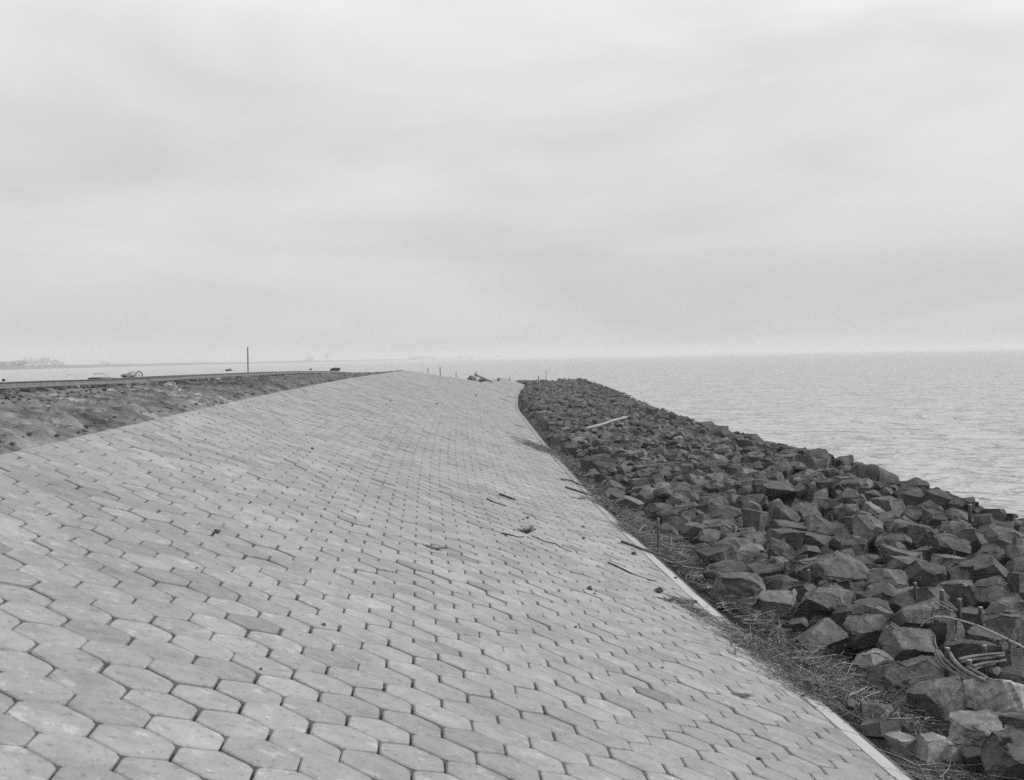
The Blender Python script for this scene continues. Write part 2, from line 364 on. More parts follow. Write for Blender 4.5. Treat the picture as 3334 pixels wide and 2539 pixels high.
def kerb():
    V, F = [], []; V2, F2 = [], []; y = 3.0; r = np.random.default_rng(5); b = b2 = 0
    while y < 128:
        ln = r.uniform(.9, 1.1); y1 = y + ln - .006
        a, c = slope_pt(y, S1 + .075), slope_pt(y1, S1 + .075)
        d = c - a; d /= np.linalg.norm(d); n_ = np.cross(UD, d); n_ /= np.linalg.norm(n_); n_ = n_ if n_[2] > 0 else -n_
        V.append(box_pts((a + c) / 2 - n_ * .045 + NN * r.normal(0, .002), (UD, d, n_), (.073, ln / 2 - .003, .05))); F.append(BF + b); b += 8
        y += ln
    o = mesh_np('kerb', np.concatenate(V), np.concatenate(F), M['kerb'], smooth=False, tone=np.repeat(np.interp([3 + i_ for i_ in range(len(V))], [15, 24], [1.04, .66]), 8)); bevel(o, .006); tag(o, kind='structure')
    y = 3.0
    root = empty('edging_board', Vector((float(toe_x(8)) + .11, 8, GROUND_Z))); tag(root, 'dark wet timber edging board running along the outer side of the pale kerb', 'edging board')
    while y < 60:
        ln = 3.6; a, c = slope_pt(y, S1 + .18), slope_pt(y + ln - .02, S1 + .18); d = c - a; d /= np.linalg.norm(d)
        o = mesh_np('plank', box_pts((a + c) / 2 + np.array([0, 0, -.10]), (np.array([1., 0, 0]), d, np.array([0, 0, 1.])), (.022, ln / 2, .09)), BF, M['board'], root, smooth=False); bevel(o, .004)
        y += ln
kerb()

# ------------------------------------------------------------------ rocks
ICO = {}
for lv in (2,):
    bm = bmesh.new(); bmesh.ops.create_icosphere(bm, subdivisions=lv, radius=1.0)
    ICO[lv] = (np.array([v.co[:] for v in bm.verts]), np.array([[v.index for v in f.verts] for f in bm.faces])); bm.free()
RK = {}
def make_poly(r, kind, lv):
    """an angular stone: a block cut by random planes, its edges worn, then roughened; lv 0 is the bare facets"""
    bm = bmesh.new(); bmesh.ops.create_cube(bm, size=2)
    if kind in ('block', 'slab'): cuts = [(np.eye(3)[i % 3] * (1 if i < 3 else -1) + r.normal(0, .16, 3), r.uniform(.72, .92)) for i in range(6)] + [(r.normal(size=3), r.uniform(.85, 1.15)) for _ in range(5)]
    elif kind == 'round': cuts = [(r.normal(size=3), r.uniform(.84, 1.0)) for _ in range(24)]
    else: cuts = [(np.eye(3)[i % 3] * (1 if i < 3 else -1) + r.normal(0, .3, 3), r.uniform(.66, .95)) for i in range(6)] + [(r.normal(size=3), r.uniform(.8, 1.12)) for _ in range(7)]
    for n, d in cuts:
        n = n / np.linalg.norm(n); g = bm.verts[:] + bm.edges[:] + bm.faces[:]
        res = bmesh.ops.bisect_plane(bm, geom=g, dist=1e-4, plane_co=Vector(n * d), plane_no=Vector(n), clear_outer=True)
        ed = [e for e in res['geom_cut'] if isinstance(e, bmesh.types.BMEdge)]
        if len(ed) > 2: bmesh.ops.edgeloop_fill(bm, edges=ed)
    bmesh.ops.remove_doubles(bm, verts=bm.verts[:], dist=.03 if lv == 0 else .02)
    if lv: bmesh.ops.bevel(bm, geom=bm.edges[:], offset={'round': .07}.get(kind, .05), segments=1, profile=.6, affect='EDGES', clamp_overlap=True)
    bmesh.ops.triangulate(bm, faces=bm.faces[:])
    if lv:
        for _ in range(lv):
            lim = [.42, .24, .13][_]
            for __ in range(2):
                el = [e for e in bm.edges if e.calc_length() > lim]
                if el: bmesh.ops.subdivide_edges(bm, edges=el, cuts=1, use_grid_fill=False); bmesh.ops.triangulate(bm, faces=[f for f in bm.faces if len(f.verts) > 3])
    bm.normal_update()
    V = np.array([v.co[:] for v in bm.verts]); Nn = np.array([v.normal[:] for v in bm.verts]); F = np.array([[v.index for v in f.verts] for f in bm.faces]); bm.free()
    if lv:
        n = 0
        for k in range(6): f = r.normal(size=3); f *= r.uniform(2, 5) / np.linalg.norm(f); n = n + np.sin(V @ f + r.uniform(0, 6)) * .026
        for k in range(10): f = r.normal(size=3); f *= r.uniform(7, 20) / np.linalg.norm(f); n = n - np.abs(np.sin(V @ f + r.uniform(0, 6) + 1.5 * np.sin(V @ r.normal(size=3) * 3))) * .017
        V = V + Nn * np.asarray(n)[:, None]
    lo, hi = V.min(0), V.max(0); return (V - (lo + hi) / 2) / ((hi - lo) / 2), F
def unit_rock(r, kind, lv):
    lv = {2: 0, 3: 1, 4: 2, 5: 3}[lv]
    if lv >= 2: return make_poly(r, kind, lv)
    L_ = RK.setdefault((kind, lv), [])
    if len(L_) < 14: L_.append(make_poly(r, kind, lv)); return L_[-1]
    return L_[r.integers(14)]
def rock_verts(r, kind, lv, c, dims, yaw=None, tilt=.16):
    V, F = unit_rock(r, kind, lv)
    yaw = r.uniform(0, 6.28) if yaw is None else yaw
    rx, ry = r.normal(0, {'angular': .5, 'round': .6, 'block': .24}.get(kind, .1), 2)
    cz, sz, cx, sx, cy, sy = math.cos(yaw), math.sin(yaw), math.cos(rx), math.sin(rx), math.cos(ry), math.sin(ry)
    Rm = np.array([[cy, 0, sy], [0, 1, 0], [-sy, 0, cy]]) @ np.array([[1, 0, 0], [0, cx, -sx], [0, sx, cx]]) @ np.array([[cz, -sz, 0], [sz, cz, 0], [0, 0, 1]])
    V = V @ Rm.T; lo, hi = V.min(0), V.max(0); V = (V - (lo + hi) / 2) / (hi - lo) * np.asarray(dims)
    return V + c, F
def crisp(o, deg=32): o.data.set_sharp_from_angle(angle=math.radians(deg)); return o
ZM = {1: (2700, 2100, .2874), 2: (2200, 1750, .272), 3: (1900, 1500, .272), 4: (2400, 1400, .4234), 5: (2500, 1600, .378)}
#  zoom window, centre, visible width and height, tone, shape
HERO = '''1 510 190 480 280 1.9 r|1 720 420 640 460 .8 r|1 1190 620 700 600 1.0 a|1 1870 600 720 500 3.0 a|1 1640 1030 760 400 1.5 s|1 2100 1270 420 440 1.4 b|1 850 1160 370 280 2.2 b|1 1210 1220 370 360 2.0 b|1 1440 1250 360 240 1.7 a|1 1720 1310 380 280 .6 b
1 560 790 380 260 1.1 s|1 890 940 170 150 1.2 a|1 2120 210 320 360 .9 b|1 1900 310 170 130 1.2 r|1 600 950 420 240 .9 a|1 285 690 190 130 .9 b|1 1820 920 290 160 .9 b|1 2100 1000 220 150 .9 a|1 1560 530 170 130 1.5 s
2 885 230 440 310 1.5 r|2 1250 170 420 340 1.1 r|2 600 170 280 220 1.0 r|2 530 320 270 120 1.1 b|2 310 200 250 200 .9 a|2 560 480 440 250 1.0 r|2 740 650 640 450 .95 b|2 1110 420 580 220 .9 s|2 1330 600 500 220 .9 s|2 1780 580 210 170 1.0 a|2 1200 820 570 410 1.6 a|2 1800 830 680 420 1.2 a|2 1760 1250 640 460 1.0 a|2 1480 1050 250 160 .9 a
5 580 690 600 330 1.0 a|5 1050 760 350 220 1.4 r|5 1340 740 390 290 .9 a|5 1210 1320 490 310 1.5 r|5 960 1090 250 200 .9 b|5 900 950 250 190 .9 b|5 1180 990 300 230 .7 b|5 1370 1060 360 240 1.0 a|5 1480 1210 380 290 .8 a|5 1720 1070 290 160 1.2 a|5 1640 890 330 260 1.1 b|5 1870 910 380 240 1.0 b|5 2080 990 400 190 1.2 r|5 2060 1180 480 280 1.1 a|5 1880 1290 440 250 .8 a
5 1900 680 440 280 1.1 b|5 1940 810 340 180 1.1 a|5 2160 800 150 200 1.2 b|5 1540 600 260 110 1.6 s|5 1170 560 420 230 1.2 b|5 1570 500 320 250 1.0 a|5 870 340 290 280 1.3 r|5 650 450 250 280 1.0 a|5 400 410 320 120 .8 s|5 450 300 270 200 1.1 a|5 320 170 280 130 1.1 s|5 150 220 280 220 .9 r|5 700 270 200 130 1.3 b|5 700 170 260 130 1.0 a
5 1140 290 280 180 .9 a|5 1330 380 290 180 1.0 a|5 1130 430 240 150 1.0 a|5 1600 350 250 200 1.0 a|5 1780 430 250 230 1.0 a|5 2030 380 350 180 1.1 r|5 1960 540 320 190 1.1 a|5 2140 550 180 190 1.1 a|5 1390 150 330 170 1.0 a|5 1640 200 250 110 1.0 r|5 1860 245 210 100 .7 s|5 1000 110 300 120 1.0 s|5 1230 50 220 120 .9 b|5 1480 60 320 180 .65 a|5 1440 220 200 120 .8 b|5 2050 290 160 80 .9 a|5 2170 290 110 120 1.2 a|5 1640 90 150 80 .8 a
4 1100 350 310 130 .85 r|4 820 240 150 95 .8 a|4 705 215 110 90 .9 b|4 485 170 170 75 .8 a|4 315 130 150 65 .9 s|4 170 145 160 90 .8 b|4 600 240 170 80 .8 r|4 420 215 170 100 .8 b|4 150 310 200 120 .9 a|4 850 380 190 110 1.0 a|4 645 350 95 100 1.0 b|4 480 390 210 110 .9 r|4 260 470 260 130 .8 r|4 440 480 200 110 1.0 a|4 860 505 250 130 .9 r|4 640 470 200 130 .9 a|4 870 620 240 110 1.1 a|4 670 570 230 120 .9 a|4 1050 430 200 80 .9 s|4 1060 500 150 70 1.0 b|4 100 550 240 120 1.1 a|4 1190 460 130 90 .9 b|4 850 305 130 80 1.0 a|4 740 320 140 75 .9 b
3 900 630 320 260 1.1 r|3 1180 640 330 220 1.1 r|3 1490 610 290 180 1.0 b|3 1720 640 350 210 .9 r|3 1560 780 370 140 1.1 s|3 1330 860 330 230 1.1 a|3 1400 660 200 170 1.0 a|3 1040 840 240 190 .8 a|3 1120 940 180 130 1.0 a|3 1840 930 380 170 1.1 s|3 1500 970 240 160 .8 b|3 1720 1080 270 190 1.1 r|3 2060 730 340 340 .9 b|3 1300 460 260 180 1.0 a|3 1010 440 340 170 1.1 a|3 430 450 240 160 1.2 a|3 500 340 200 150 .8 b|3 640 270 200 140 1.1 s
3 1100 330 360 160 .7 r|3 310 190 220 200 .9 r|3 480 230 210 160 .9 a|3 1000 190 240 130 1.7 r|3 750 130 200 120 1.0 b|3 1020 90 270 140 .9 a|3 1590 150 250 140 .8 a|3 1330 160 250 150 .9 r|3 1280 60 190 120 .8 b|3 1960 120 160 170 .7 b|3 1560 450 270 150 .9 b|3 1830 450 330 160 1.0 a|3 2090 470 220 150 1.1 a|3 1330 260 240 110 1.1 s|3 1800 330 210 110 1.2 s|3 1550 330 190 90 1.1 a|3 2130 380 190 120 .8 r|3 620 440 170 130 .9 r|3 740 400 120 110 1.1 a|3 560 130 120 80 1.0 b|3 390 50 150 100 .9 a|3 70 40 180 90 .8 a'''
KN = {'r': 'round', 'a': 'angular', 's': 'slab', 'b': 'block'}
rocks = []                                  # x, y, z centre, dims, tone, kind
r = np.random.default_rng(21)
for it in HERO.replace('\n', '|').split('|'):
    z_, cx, cy, w_, h_, tn, kd = it.split(); ox, oy, sc = ZM[int(z_)]
    px, py, wp, hp = ox + float(cx) * sc, oy + float(cy) * sc, float(w_) * sc, float(h_) * sc
    p = hit_z(px, py, GROUND_Z + .17); y = p[1]; wd = wp / FPX * y * 1.06; vh = hp / FPX * y * 1.04
    H = max(vh, .7 * wd); H = min(H, .9 * wd + .05) if kd != 's' else max(vh, .42 * wd)
    top = at_y(px, py - hp / 2, y)[2]
    rocks.append([p[0], y + .04, top - H / 2, wd, wd * r.uniform(.75, 1.0), H, float(tn) ** 1.15 * r.uniform(.88, 1.15) * (1.25 if y < 11 else 1.08), KN[kd]])
nhero = len(rocks)
# fill the rest of the bank: rocks dropped on the support left by those below
G = .06; gx0, gy0 = 2.5, 4.0; hm = np.full((int(20 / G), int(141 / G)), np.nan)
ii = gx0 + (np.arange(hm.shape[0]) + .5) * G; jj = gy0 + (np.arange(hm.shape[1]) + .5) * G
XX, YY = np.meshgrid(ii, jj, indexing='ij'); TX = toe_x(YY); base_h = earth_z(XX, YY); hm = base_h.copy()
def stamp(x, y, z, a, b, c):
    i0, i1 = int((x - a - gx0) / G), int((x + a - gx0) / G) + 1; j0, j1 = int((y - b - gy0) / G), int((y + b - gy0) / G) + 1
    i0, j0 = max(i0, 0), max(j0, 0); sl = (slice(i0, i1), slice(j0, j1)); X_, Y_ = XX[sl], YY[sl]
    if X_.size == 0: return
    d = ((X_ - x) / a) ** 4 + ((Y_ - y) / b) ** 4; t = np.where(d < 1, z + c * (1 - d) ** .35, -99); hm[sl] = np.maximum(hm[sl], t)
def outer(y): return toe_x(y) + 6.35 + .35 * fbm(y, 0, 4, 3, 9)
def fill(n, lo, hi, layer, y0, y1):
    got = 0
    ya = y0 + (y1 - y0) * r.random(n); oa = .45 + np.where(ya < 22, .25, 0) + .25 * fbm(ya, 0 * ya, 77, 3, 6); ta = toe_x(ya); ua = outer(ya)
    xa = ta + oa + r.random(n) * (ua + 2.3 - ta - oa); nz = fbm(xa, ya, 61, 2, 2.5)
    for k in range(n):
        x, y, tx = float(xa[k]), float(ya[k]), float(ta[k])
        wd = lo + (hi - lo) * r.random() ** 1.4; dp = wd * r.uniform(.7, 1.05); H = wd * r.uniform(.55, .95)
        i0, i1 = int((x - wd * .3 - gx0) / G), int((x + wd * .3 - gx0) / G) + 1; j0, j1 = int((y - dp * .3 - gy0) / G), int((y + dp * .3 - gy0) / G) + 1
        s = hm[max(i0, 0):i1, max(j0, 0):j1]
        if s.size == 0: continue
        top_target = np.interp(x - tx, [0, 1, 5.2, 6.4, 7.2, 8.6], [-2.42, -2.38, -2.47, -2.74, -2.95, -3.4]) + (.10 + .04 * (y > 26)) * float(nz[k]) - (.12 if y < 24 else 0)
        sup = np.percentile(s, 55); top = sup + H * .88
        if layer == 0:
            if top > top_target - .26: continue
        elif y < 24 and x - tx < 5.8 and np.percentile(s, 88) > sup + .13: continue
        else:
            if top > top_target + .06 or top < top_target - .36: continue
        z = sup + H * .38; stamp(x, y, z, wd / 2, dp / 2, H / 2); got += 1
        t = float(np.clip(r.normal(1.03, .27), .55, 1.8)); t = t * r.uniform(1.3, 2) if r.random() < .035 else t
        if x > ua[k] - .5: t *= .62                          # wet stones at the water
        rocks.append([x, y, z, wd, dp, H, t, str(r.choice(['angular', 'block', 'round', 'slab'], p=[.5, .2, .18, .12]))])
    return got
f0 = fill(17000, .22, .38, 0, 6.5, 146)
for q in rocks[:nhero]: stamp(q[0], q[1], q[2], q[3] / 2, q[4] / 2, q[5] / 2)
print('fill', f0, fill(60000, .34, .78, 1, 6.5, 146), fill(25000, .22, .42, 1, 24, 146))
ye = 26.0
while ye < 138:                                     # large stones that stand up along the sea edge
    ye += r.uniform(.7, 2.6); wd = r.uniform(.5, .85); H = wd * r.uniform(.7, .95)
    rocks.append([float(outer(ye)) - .75 + r.normal(0, .2), ye, -2.36 + r.normal(0, .07) - H / 2 + .04, wd, wd * .9, H, float(r.uniform(.6, 1.0)), str(r.choice(['angular', 'block', 'round']))])
def in_view(q):
    v = np.array(q[:3]) @ RCAM; u = v[0] / -v[2] * FPX + SW / 2; t = SH / 2 - v[1] / -v[2] * FPX; return -40 < u < SW + 40 and t < SH + 60, u, t
scr = []
for k, q in enumerate(rocks):
    ok, u, t = in_view(q); up_ = k < nhero or (q[2] + q[5] / 2 > -2.62)
    scr.append((q[3] * q[5] / q[1] ** 2) * (1 if ok else 0) * (1.6 if k < nhero else 1) * (1 if up_ else .2))
order = np.argsort(-np.array(scr)); indiv = [int(k) for k in order[:296]]; inds = set(indiv)
# labels of the single rocks
def words(q):
    x, y, z, wd, dp, H, t, kd = q; px = wd / y * FPX
    size = 'huge' if wd > .66 else 'large' if wd > .5 else 'mid-sized' if wd > .36 else 'small'
    tone = 'pale' if t > 1.6 else 'light grey' if t > 1.25 else 'grey' if t > .98 else 'dark grey' if t > .78 else 'blackish'
    shape = {'round': 'rounded boulder', 'angular': 'angular boulder', 'slab': 'rock slab', 'block': 'blocky stone'}[kd]
    o = (x - float(toe_x(y))) / 6.3
    lat = 'beside the kerb' if o < .16 else 'near the kerb' if o < .34 else 'amid the rock bank' if o < .62 else 'towards the sea' if o < .86 else "at the water's edge"
    far = 'in the near right corner' if y < 9.3 else 'abreast of the big reed heap' if y < 11.6 else 'abreast of the bent willow rods' if y < 14 else 'abreast of the upright stake' if y < 18 else \
        'just past the upright stake' if y < 23 else 'well past the upright stake' if y < 31 else 'short of the white log' if y < 44 else 'beyond the white log'
    return f'{size} {tone} {shape} {lat}, {far}'.replace('abreast of', 'by')
byl = {}
for k in indiv: byl.setdefault(words(rocks[k]), []).append(k)
label = {}
ORD = ['nearest', 'second nearest', 'third nearest', 'fourth nearest', 'fifth nearest', 'sixth nearest', 'seventh nearest', 'eighth nearest']
for lb, ks in byl.items():
    if len(ks) == 1: label[ks[0]] = lb; continue
    for n_, k in enumerate(sorted(ks, key=lambda k: rocks[k][1])): label[k] = f'{ORD[min(n_, 7)]} {lb}'
for k in indiv:
    x, y, z, wd, dp, H, t, kd = rocks[k]; lv = 5 if (wd / y * 1346 > 48) else 4 if wd / y * 1346 > 14 else 3
    V, F = rock_verts(r, kd, lv, (x, y, z), (wd, dp, H))
    o = mesh_np('rock', V, F, M['rock'], tone=np.full(len(V), t), loc=(x, y, z - H / 2)); crisp(o); tag(o, label[k], 'rock', 'basalt rocks of the shore bank')
protos = {kd: [make_poly(r, kd, 1) for _ in range(14)] for kd in ('angular', 'block', 'round', 'slab')}
protos2 = {kd: [make_poly(r, kd, 0) for _ in range(14)] for kd in ('angular', 'block', 'round', 'slab')}
VV, FF, TT = [], [], []; b = 0
for k, q in enumerate(rocks):
    if k in inds: continue
    x, y, z, wd, dp, H, t, kd = q
    far = y > 38; V, F = (protos2 if far else protos)[kd][r.integers(14)]
    Rm = np.linalg.qr(r.normal(size=(3, 3)))[0]; Rm[:, 0] *= np.sign(np.linalg.det(Rm))
    V = V @ Rm.T; V = V / np.abs(V).max(0) * [wd / 2, dp / 2, H / 2] + [x, y, z]
    VV.append(V); FF.append(F + b); b += len(V); TT.append(np.full(len(V), t))
o = crisp(mesh_np('rock_bank', np.concatenate(VV), np.concatenate(FF), M['rock'], tone=np.concatenate(TT)))
tag(o, 'mass of smaller and farther dark basalt rocks between the kerb and the sea', 'rocks', kind='stuff')
print('rocks', len(rocks))
def surf(x, y):                                # height of whatever lies at (x, y)
    if x < toe_x(y) + .12: return float(slope_z(x, y)[0])
    i, j = int((x - gx0) / G), int((y - gy0) / G)
    return float(hm[i, j]) if 0 <= i < hm.shape[0] and 0 <= j < hm.shape[1] else GROUND_Z

# ------------------------------------------------------------------ reed litter, twigs
def litter(name, label, blobs, n, rmin, rmax, lmin, lmax, seed, along=.6, lift=.1):
    r = np.random.default_rng(seed); lines, rad, tn = [], [], []
    wts = np.array([bl[4] for bl in blobs], float); wts /= wts.sum()
    for _ in range(n):
        bx, by, sx, sy, _w = blobs[r.choice(len(blobs), p=wts)]
        x, y = bx + r.normal(0, sx), by + r.normal(0, sy)
        ln = lmin * .35 + (lmax - lmin * .35) * r.random() ** 2.2; ln *= 1.8 if r.random() < .03 else 1; th = r.normal(math.pi / 2 + .15, along) if r.random() < .7 else r.uniform(0, math.pi)
        k = 5; t = np.linspace(-.5, .5, k); bend = r.normal(0, .45)
        dx, dy = math.cos(th), math.sin(th); px_ = x + dx * ln * t - dy * bend * ln * (t * t); py_ = y + dy * ln * t + dx * bend * ln * (t * t)
        off = x - float(toe_x(y)); gz = float(slope_z(x, y)[0]) if off < .1 else GROUND_Z + .02
        l_ = abs(r.normal(0, lift)) * (.35 if off < 0 else 1) * math.exp(-(((x - bx) / (1.5 * sx)) ** 2)) ; pz = []
        for a, c in zip(px_, py_):
            o_ = a - float(toe_x(c)); pz.append(float(slope_z(a, c)[0]) + .004 if o_ < .1 else max(GROUND_Z + .03, -2.66 - o_ * .04) - .02)
        pz = np.array(pz) + l_ + t * ln * r.normal(0, .09 if r.random() < .9 else .4) + .004
        pz = np.maximum(pz, np.array([float(slope_z(a, c)[0]) + .003 if a - float(toe_x(c)) < .1 else -9 for a, c in zip(px_, py_)]))
        lines.append(np.stack([px_, py_, pz], 1)); rad.append(r.uniform(rmin, rmax)); tn.append(float(np.clip(r.normal(.8, .35), .15, 2.2)))
    return tag(tubes(name, lines, rad, M['litter'], 3, tn, closed_ends=False), label, 'plant litter', kind='stuff')
def wp(px, py, z=TOE_Z): p = hit_z(px, py, z); return p[0], p[1]
def slope_hit(px, py):                       # paving point seen at a photo pixel
    rr = ray(px, py); y = 10.
    t = -DPL / (NN @ rr)
    for _ in range(6):
        p = rr * t; z = float(slope_z(p[0], p[1])[0]); t *= (z / p[2]) ** .5 if p[2] < 0 else 1
    return rr * t
litter('reed_heap', 'big tangled heap of washed-up reed and straw over the kerb in the foreground',
       [(2.98, 10.2, .12, .3, 2), (3.3, 9.9, .2, .35, 3), (3.3, 10.9, .2, .5, 3), (2.9, 11.3, .09, .4, 2), (2.8, 12.1, .08, .4, 1.2), (3.5, 10.3, .12, .4, 1.2), (3.3, 11.8, .15, .4, 1.5), (2.62, 12.9, .05, .35, .6), (3.35, 9.3, .10, .25, .8)], 3400, .0015, .0038, .12, .42, 1, .5, .06)
litter('reed_heap', 'second drift of reed and twigs by the upright wooden stake',
       [(3.5, 15.5, .13, .8, 2), (3.35, 17.2, .12, .8, 2), (3.5, 18.6, .14, .7, 2), (3.45, 14, .1, .6, 1), (3.12, 19.9, .09, .4, 1.2), (3.45, 20.8, .12, .8, 1.5)], 2800, .002, .005, .15, .5, 2, .5, .05)
litter('reed_heap', 'dark patch of reed washed onto the paving edge far beyond the upright stake',
       [(3.25, 23.4, .08, .4, 1.2), (3.5, 26, .12, 1.2, 1.5), (3.25, 36.8, .22, .8, 2), (3.7, 35, .13, 1.5, 2.5), (3.75, 31, .13, 1.6, 2)], 2300, .003, .007, .2, .7, 3, .5, .06)
litter('reed_strip', 'thin line of reed litter trapped between the edging board and the rocks',
       [(float(toe_x(y)) + .38, y, .11, 1.0, 1) for y in np.arange(7.5, 75, 2)], 3600, .002, .007, .15, .6, 4, .5, .03)
litter('reed_heap', 'wispy bundle of pale reed in the bottom right corner by the kerb', [(3.55, 7.9, .25, .15, 2), (3.95, 8.0, .3, .12, 2), (3.25, 8.3, .06, .3, 1)], 900, .0015, .004, .15, .6, 6, 2, .04)

def px_line(pts, z=None, lift=.01, zz=None):
    out = []
    for k, (px, py) in enumerate(pts):
        if z == 'slope': p = slope_hit(px, py); p = p + NN * lift
        else: p = hit_z(px, py, (zz[k] if zz is not None else z))
        out.append(p)
    P = np.array(out)
    # smooth subdivision
    for _ in range(2):
        Q = [P[0]]
        for a, c in zip(P[:-1], P[1:]): Q += [a * .75 + c * .25, a * .25 + c * .75]
        P = np.array(Q + [P[-1]])
    return P
def Z(i, pts): ox, oy, s = ZM[i]; return [(ox + x * s, oy + y * s) for x, y in pts]
def R3(pts): return [(1600 + x * .4986, 1150 + y * .4986) for x, y in pts]
def R5(pts): return [(2100 + x * .5594, 1850 + y * .5594) for x, y in pts]
def stick(name, label, cat, P, rad, mat='bark', tone=1.0, grp=None, taper=.5, knob=True):
    rr = rad * np.linspace(1, taper, len(P)) * (1 + (.10 * np.sin(np.arange(len(P)) * 2.1) if knob else 0))
    o = tubes(name, [P], [rr], M[mat], 7, [tone], loc=tuple(P[0])); return tag(o, label, cat, grp)
GS = 'driftwood sticks on the paving'
stick('driftwood_stick', 'long dark stick lying from the paving over the kerb, near the upright stake', 'stick', px_line(Z(3, [(440, 990), (560, 1030), (760, 1110), (960, 1160)]) + Z(3, [(1150, 1195)]), 'slope', .03), .022, 'bark', 1.1, GS)
stick('driftwood_stick', 'crooked dark stick on the paving pointing at the kerb, farther of the pair', 'stick', px_line(R3([(455, 830), (520, 835), (560, 860), (620, 880), (700, 925)]), 'slope', .02), .022, 'bark', .9, GS)
stick('driftwood_stick', 'straight dark stick on the paving, nearer of the pair', 'stick', px_line(R3([(480, 880), (560, 905), (660, 940)]), 'slope', .02), .024, 'bark', .9, GS)
stick('driftwood_stick', 'short thick dark stick alone on the paving, mid distance', 'stick', px_line(R3([(50, 928), (100, 945), (152, 965)]), 'slope', .02), .02, 'bark', .7, GS)
stick('driftwood_stick', 'thin dark twig left of the short thick stick on the paving', 'stick', px_line(R3([(-30, 955), (20, 980), (95, 1002)]), 'slope', .012), .012, 'bark', .8, GS)
stick('driftwood_stick', 'wavy thin twig trailing downhill from the weed tuft on the paving', 'stick', px_line(R3([(265, 1198), (350, 1238), (420, 1245), (455, 1275), (525, 1300)]), 'slope', .008), .008, 'bark', .9, GS)
stick('driftwood_stick', 'short wavy twig left of the weed tuft on the paving', 'stick', px_line(R3([(65, 1178), (130, 1190), (170, 1205), (215, 1200)]), 'slope', .008), .008, 'bark', .8, GS)
stick('driftwood_stick', 'long thin dark root lying on the paving short of the big reed heap', 'stick', px_line(R3([(760, 1370), (850, 1410), (930, 1450), (1000, 1475), (1070, 1492)]), 'slope', .008), .011, 'bark', .8, GS)
stick('driftwood_stick', 'dark stick across the kerb end at the dark reed patch', 'stick', px_line(R3([(715, 995), (770, 998), (830, 998)]), 'slope', .03), .03, 'bark', .8, GS)
stick('driftwood_stick', 'pale bare stick continuing from the dark one beside the kerb', 'stick', px_line(R3([(840, 995), (900, 1000), (925, 1002)]), 'slope', .03), .022, 'cut', 1.0, GS)
stick('driftwood_stick', 'thin twig on the paving far below the ridge, uppermost of three', 'stick', px_line(R3([(95, 280), (140, 290), (165, 298)]), 'slope', .02), .03, 'bark', .9, GS)
stick('driftwood_stick', 'thin twig on the paving far below the ridge, middle of three', 'stick', px_line(R3([(60, 298), (100, 312), (135, 330)]), 'slope', .02), .022, 'bark', .8, GS)
stick('driftwood_stick', 'thin twig on the paving far below the ridge, lowest of three', 'stick', px_line(R3([(155, 473), (220, 490), (278, 510)]), 'slope', .02), .03, 'bark', .9, GS)
stick('driftwood_stick', 'straight dark twig on the paving level with the white log', 'stick', px_line(R3([(130, 548), (180, 560), (220, 572)]), 'slope', .015), .016, 'bark', .9, GS)
stick('driftwood_stick', 'short dark twig up the paving near the ridge', 'stick', px_line([(1100 + 1035 * .4986, 1050 + 412 * .4986), (1100 + 1060 * .4986, 1050 + 430 * .4986)], 'slope', .03), .05, 'bark', .9, GS)
# small marker twigs inside the reed heap
stick('driftwood_stick', 'pale forked stick standing out of the big reed heap', 'stick', px_line(R5([(1085, 690), (1120, 620), (1168, 548)]), None, 0, [-2.6, -2.45, -2.3]), .010, 'cut', 1, GS)
stick('driftwood_stick', 'short pale peg lying at the paving side of the big reed heap', 'stick', px_line(R5([(520, 565), (522, 510), (530, 460)]), None, 0, [-2.58, -2.5, -2.42]), .022, 'cut', 1, GS)
stick('driftwood_stick', 'thin upright reed stalk in the big reed heap', 'stick', px_line(R5([(812, 440), (795, 360), (776, 285)]), None, 0, [-2.62, -2.45, -2.28]), .006, 'cut', 1, GS)
stick('driftwood_stick', 'stubby dark root end lying right of the big reed heap', 'stick', px_line(R5([(1000, 655), (1030, 700), (1060, 755)]), None, 0, [-2.6, -2.6, -2.62]), .035, 'bark', 1, GS, .8)
stick('driftwood_stick', 'bare pale twig winding from the reed heap to the small box stone', 'stick', px_line(R5([(1040, 680), (1110, 690), (1180, 715), (1240, 745), (1300, 760)]), None, 0, [-2.58, -2.56, -2.56, -2.57, -2.6]), .010, 'wood', 1.6, GS)
stick('driftwood_stick', 'arched pale twig over the rocks, upper of two hoops', 'stick', px_line(Z(1, [(630, 640), (650, 540), (740, 440), (860, 385), (1000, 365), (1130, 345)]), None, 0, [-2.6, -2.48, -2.36, -2.3, -2.28, -2.27]), .007, 'wood', 1.5, GS)
stick('driftwood_stick', 'arched pale twig over the rocks, lower of two hoops', 'stick', px_line(Z(1, [(710, 670), (750, 570), (860, 470), (960, 430), (1060, 390)]), None, 0, [-2.6, -2.5, -2.4, -2.35, -2.3]), .008, 'wood', 1.5, GS)
GW = 'bent willow rods among the rocks'
